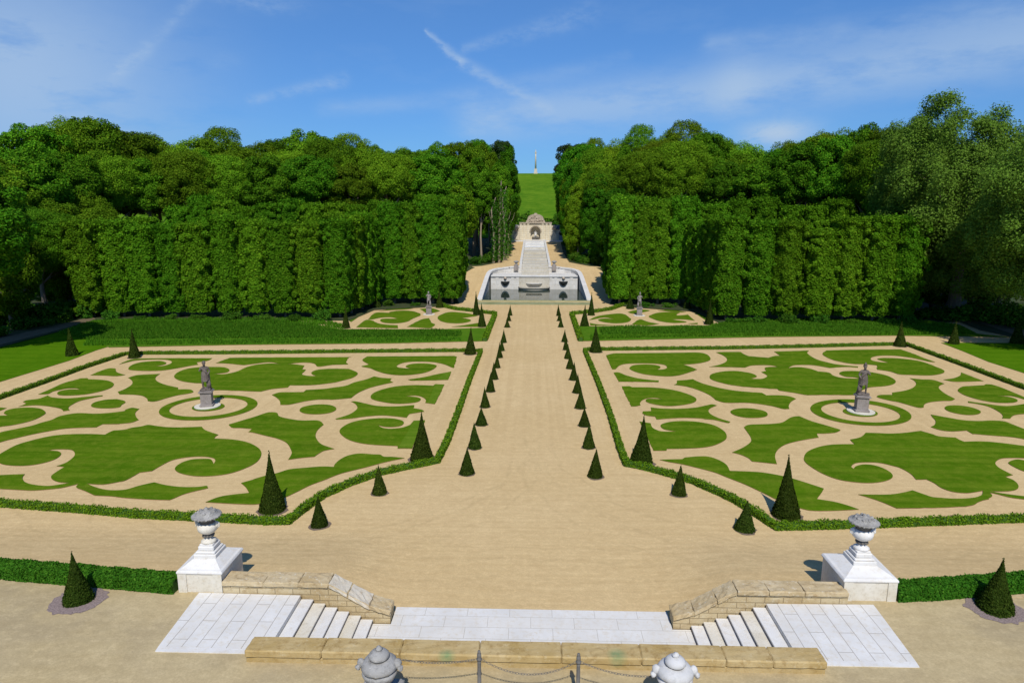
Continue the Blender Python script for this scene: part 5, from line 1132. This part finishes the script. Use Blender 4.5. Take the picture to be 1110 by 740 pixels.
for i, (px, py) in enumerate([(-14, 366), (8, 352), (30, 356), (52, 350), (72, 346), (90, 343), (18, 344), (62, 341), (1012, 346), (1034, 343), (1052, 348), (1074, 350), (1092, 353), (1112, 356), (1062, 341), (1098, 344)]):
    X, Y = gnd(px, py); s = random.uniform(1.6, 2.7); shrub(X, Y, s, s * random.uniform(.6, 1.0), 'shady undergrowth bush at the outer edge of the woods, %s from the left' % nth([0, 1, 3, 4, 6, 7, 2, 5, 8, 9, 10, 12, 13, 15, 11, 14][i]), 'undergrowth at the edges of the woods')
for i in range(14):
    x = -8 + i * 1.3 + random.uniform(-.4, .4)
    o = shrub(x, random.uniform(209, 240), random.uniform(2.4, 4.2), random.uniform(3.0, 6.0), 'bushy shrub behind the grotto, %s from the left' % nth(i), 'shrubs behind the grotto')
def blades(name, label, poly, n, h, w, mat, z0=.03):
    px_ = np.array(poly); x0, y0 = px_.min(0); x1, y1 = px_.max(0); rng = np.random.default_rng(len(poly) * 7 + n)
    pts = np.stack([rng.uniform(x0, x1, n * 3), rng.uniform(y0, y1, n * 3)], 1); ins = np.zeros(len(pts), bool); j = len(px_) - 1
    for i in range(len(px_)):
        a, b = px_[i], px_[j]; c = (a[1] > pts[:, 1]) != (b[1] > pts[:, 1]); xi = (b[0] - a[0]) * (pts[:, 1] - a[1]) / (b[1] - a[1] + 1e-12) + a[0]; ins ^= c & (pts[:, 0] < xi); j = i
    pts = pts[ins][:n]; m_ = len(pts); hh = h * rng.uniform(.5, 1.25, m_) * (1 + .35 * np.sin(pts[:, 0] * .9) * np.sin(pts[:, 1] * 1.3)); a = rng.uniform(0, 6.28, m_)
    dx = np.cos(a) * w / 2; dy = np.sin(a) * w / 2; lx, ly = rng.normal(size=m_) * h * .3, rng.normal(size=m_) * h * .3; z = np.full(m_, z0)
    V = np.stack([np.stack([pts[:, 0] - dx, pts[:, 1] - dy, z], 1), np.stack([pts[:, 0] + dx, pts[:, 1] + dy, z], 1), np.stack([pts[:, 0] + dx * .6 + lx, pts[:, 1] + dy * .6 + ly, z + hh], 1), np.stack([pts[:, 0] - dx * .6 + lx, pts[:, 1] - dy * .6 + ly, z + hh], 1)], 1).reshape(-1, 3)
    tag(link(name, np_mesh(name, V, np.arange(4 * m_).reshape(m_, 4)), mat), label, 'grass', kind='stuff')
for s, w in (('Z 70,362 110,350 300,349 368,358.5 480,358.5 500,360 500,365 430,366 300,367 130,368 95,369', 'left'), ('Z 650,355 770,355 800,350 985,349.5 1030,354 1045,360 1000,361 800,361.5 700,362.5 651,363', 'right')):
    blades('grass', 'dark uncut tall grass on the %s bank' % w, zpoly(s), 36000, .25, .08, BLADE_D)
for s, w in (('Z 62,361 100,348 160,345.5 330,345 372,352 372,357 300,350 110,351 90,375 300,373 430,371.5 500,369.5 498,366 300,368 125,370', 'left'), ('Z 770,353.5 800,346.5 985,346.5 1035,352 1055,362 975,363.5 830,364.5 700,366.5 640,368.5 640,364 800,362.5 1000,361 1030,356 985,350 800,350.5', 'right')):
    blades('grass', 'light green uncut grass edging the %s bank' % w, zpoly(s), 24000, .22, .08, BLADE)

# ------------------------------------------------------------------ light and sky
ELEV, AZ = 50.0, 5.0     # the sun stands behind the camera, a little to the right
az = R(AZ); sd = Vector((math.sin(az) * math.cos(R(ELEV)), -math.cos(az) * math.cos(R(ELEV)), math.sin(R(ELEV))))
sun = bpy.data.lights.new('sun', 'SUN'); sun.energy = 4.2; sun.angle = R(.53); sun.color = (1, .955, .88)
so = bpy.data.objects.new('sun', sun); COL.objects.link(so); so.rotation_euler = sd.to_track_quat('Z', 'Y').to_euler()
wd = bpy.data.worlds.new('World'); SC.world = wd; wd.use_nodes = True; t = NT.__new__(NT); t.t = wd.node_tree; t.t.nodes.clear()
sky = t.n('ShaderNodeTexSky', sky_type='NISHITA'); sky.sun_disc = False; sky.sun_elevation = R(ELEV); sky.sun_rotation = math.atan2(sd.x, sd.y); sky.altitude = 200; sky.air_density = 1.0; sky.dust_density = .25; sky.ozone_density = 3.0
tc = t.n('ShaderNodeTexCoord'); sx = t.n('ShaderNodeSeparateXYZ'); t.l(tc.outputs['Generated'], sx.inputs[0])
hd = t.math('SQRT', t.math('ADD', t.math('MULTIPLY', sx.outputs[0], sx.outputs[0]), t.math('MULTIPLY', sx.outputs[1], sx.outputs[1])))
AZn = t.math('MULTIPLY', t.math('ARCTAN2', sx.outputs[0], sx.outputs[1]), 57.2958); ELn = t.math('MULTIPLY', t.math('ARCTAN2', sx.outputs[2], hd), 57.2958)
def ae(px, py):
    d = ray(px, py); return math.degrees(math.atan2(d[0], d[1])), math.degrees(math.atan2(d[2], math.hypot(d[0], d[1])))
n1 = t.noise(tc.outputs['Generated'], 9, 7, .62, (1, 1, 3.2)); n2 = t.noise(tc.outputs['Generated'], 42, 6, .65, (1, 1, 2.2)); n3 = t.noise(tc.outputs['Generated'], 3.2, 4, .5)
jit = t.math('MULTIPLY', t.math('SUBTRACT', n2, .5), 1.3)
AZj, ELj = t.math('ADD', AZn, jit), t.math('ADD', ELn, t.math('MULTIPLY', jit, .5))
def seg(p, q, w0, w1, amp, noise=None, lo=.35, hi=.65):
    (a0, e0), (a1, e1) = ae(*p), ae(*q); dx, dy = a1 - a0, e1 - e0; L2 = dx * dx + dy * dy
    u = t.math('DIVIDE', t.math('ADD', t.math('MULTIPLY', t.math('SUBTRACT', AZj, a0), dx), t.math('MULTIPLY', t.math('SUBTRACT', ELj, e0), dy)), L2, clamp=True)
    qx = t.math('SUBTRACT', AZj, t.math('ADD', t.math('MULTIPLY', u, dx), a0)); qy = t.math('SUBTRACT', ELj, t.math('ADD', t.math('MULTIPLY', u, dy), e0))
    d2 = t.math('ADD', t.math('MULTIPLY', qx, qx), t.math('MULTIPLY', qy, qy)); w = t.math('ADD', t.math('MULTIPLY', u, (w1 - w0) / 12.0), w0 / 12.0)
    k = t.math('POWER', 2.718, t.math('MULTIPLY', t.math('DIVIDE', d2, t.math('MULTIPLY', w, w)), -1.0))
    k = t.math('MULTIPLY', k, amp)
    if noise is not None: k = t.math('MULTIPLY', k, t.ramp(noise, [(lo, .15), (hi, 1.)]))
    return k
def blob(c, rx, ry, amp, noise=None, lo=.35, hi=.65):
    a, e = ae(*c); qx = t.math('DIVIDE', t.math('SUBTRACT', AZj, a), rx / 12.0); qy = t.math('DIVIDE', t.math('SUBTRACT', ELj, e), ry / 12.0)
    k = t.math('MULTIPLY', t.math('POWER', 2.718, t.math('MULTIPLY', t.math('ADD', t.math('MULTIPLY', qx, qx), t.math('MULTIPLY', qy, qy)), -1.0)), amp)
    return t.math('MULTIPLY', k, t.ramp(noise, [(lo, .15), (hi, 1.)])) if noise is not None else k
feats = [blob((10, 75), 120, 85, .72, n1, .22, .5), seg((120, 90), (215, -5), 6, 4, .3, n2), seg((132, 74), (160, 55), 5, 5, .3, n2), seg((272, 108), (372, 86), 4, 6, .34, n2), seg((462, 34), (500, 66), 2, 4.5, .46, n2, .3, .55), seg((500, 66), (595, 118), 4.5, 6, .42, n2, .3, .6),
         seg((505, 52), (640, 14), 4, 10, .26, n2), seg((350, 117), (510, 106), 7, 9, .26, n1), seg((520, 128), (800, 96), 22, 24, .58, n1, .25, .55), seg((800, 96), (1150, 40), 24, 26, .6, n1, .25, .55), seg((770, 48), (1130, 8), 8, 16, .3, n1),
         seg((560, 90), (680, 62), 8, 6, .2, n1), blob((843, 144), 30, 11, 1.0, n2, .2, .45), blob((245, 65), 14, 7, .14, n2), blob((280, 2), 40, 8, .3, n2)]
tot = feats[0]
for k in feats[1:]: tot = t.math('SUBTRACT', 1.0, t.math('MULTIPLY', t.math('SUBTRACT', 1.0, tot), t.math('SUBTRACT', 1.0, k)))
tot = t.math('MAXIMUM', tot, t.math('MULTIPLY', t.ramp(n1, [(.5, 0.), (.75, 1.)]), .07), clamp=True)
skyc = t.mix(1.0, t.mix(1.0, sky.outputs[0], (.60, .90, 1.26), 'MULTIPLY'), t.ramp(t.math('DIVIDE', ELn, 20.0, clamp=True), [(0., (.54, .68, .82)), (.9, (.98, 1.06, 1.08))]), 'MULTIPLY')
cl = t.mix(tot, skyc, (4.5, 6.1, 8.3))
bg = t.n('ShaderNodeBackground'); bg.inputs[1].default_value = .092; t.l(cl, bg.inputs[0]); ow = t.n('ShaderNodeOutputWorld'); t.l(bg.outputs[0], ow.inputs[0])
vs_ = SC.view_settings; vs_.view_transform = 'Standard'; vs_.look = 'None'; vs_.exposure = 0.0; vs_.gamma = 1.0
SC.cycles.max_bounces = 6; SC.cycles.use_denoising = True
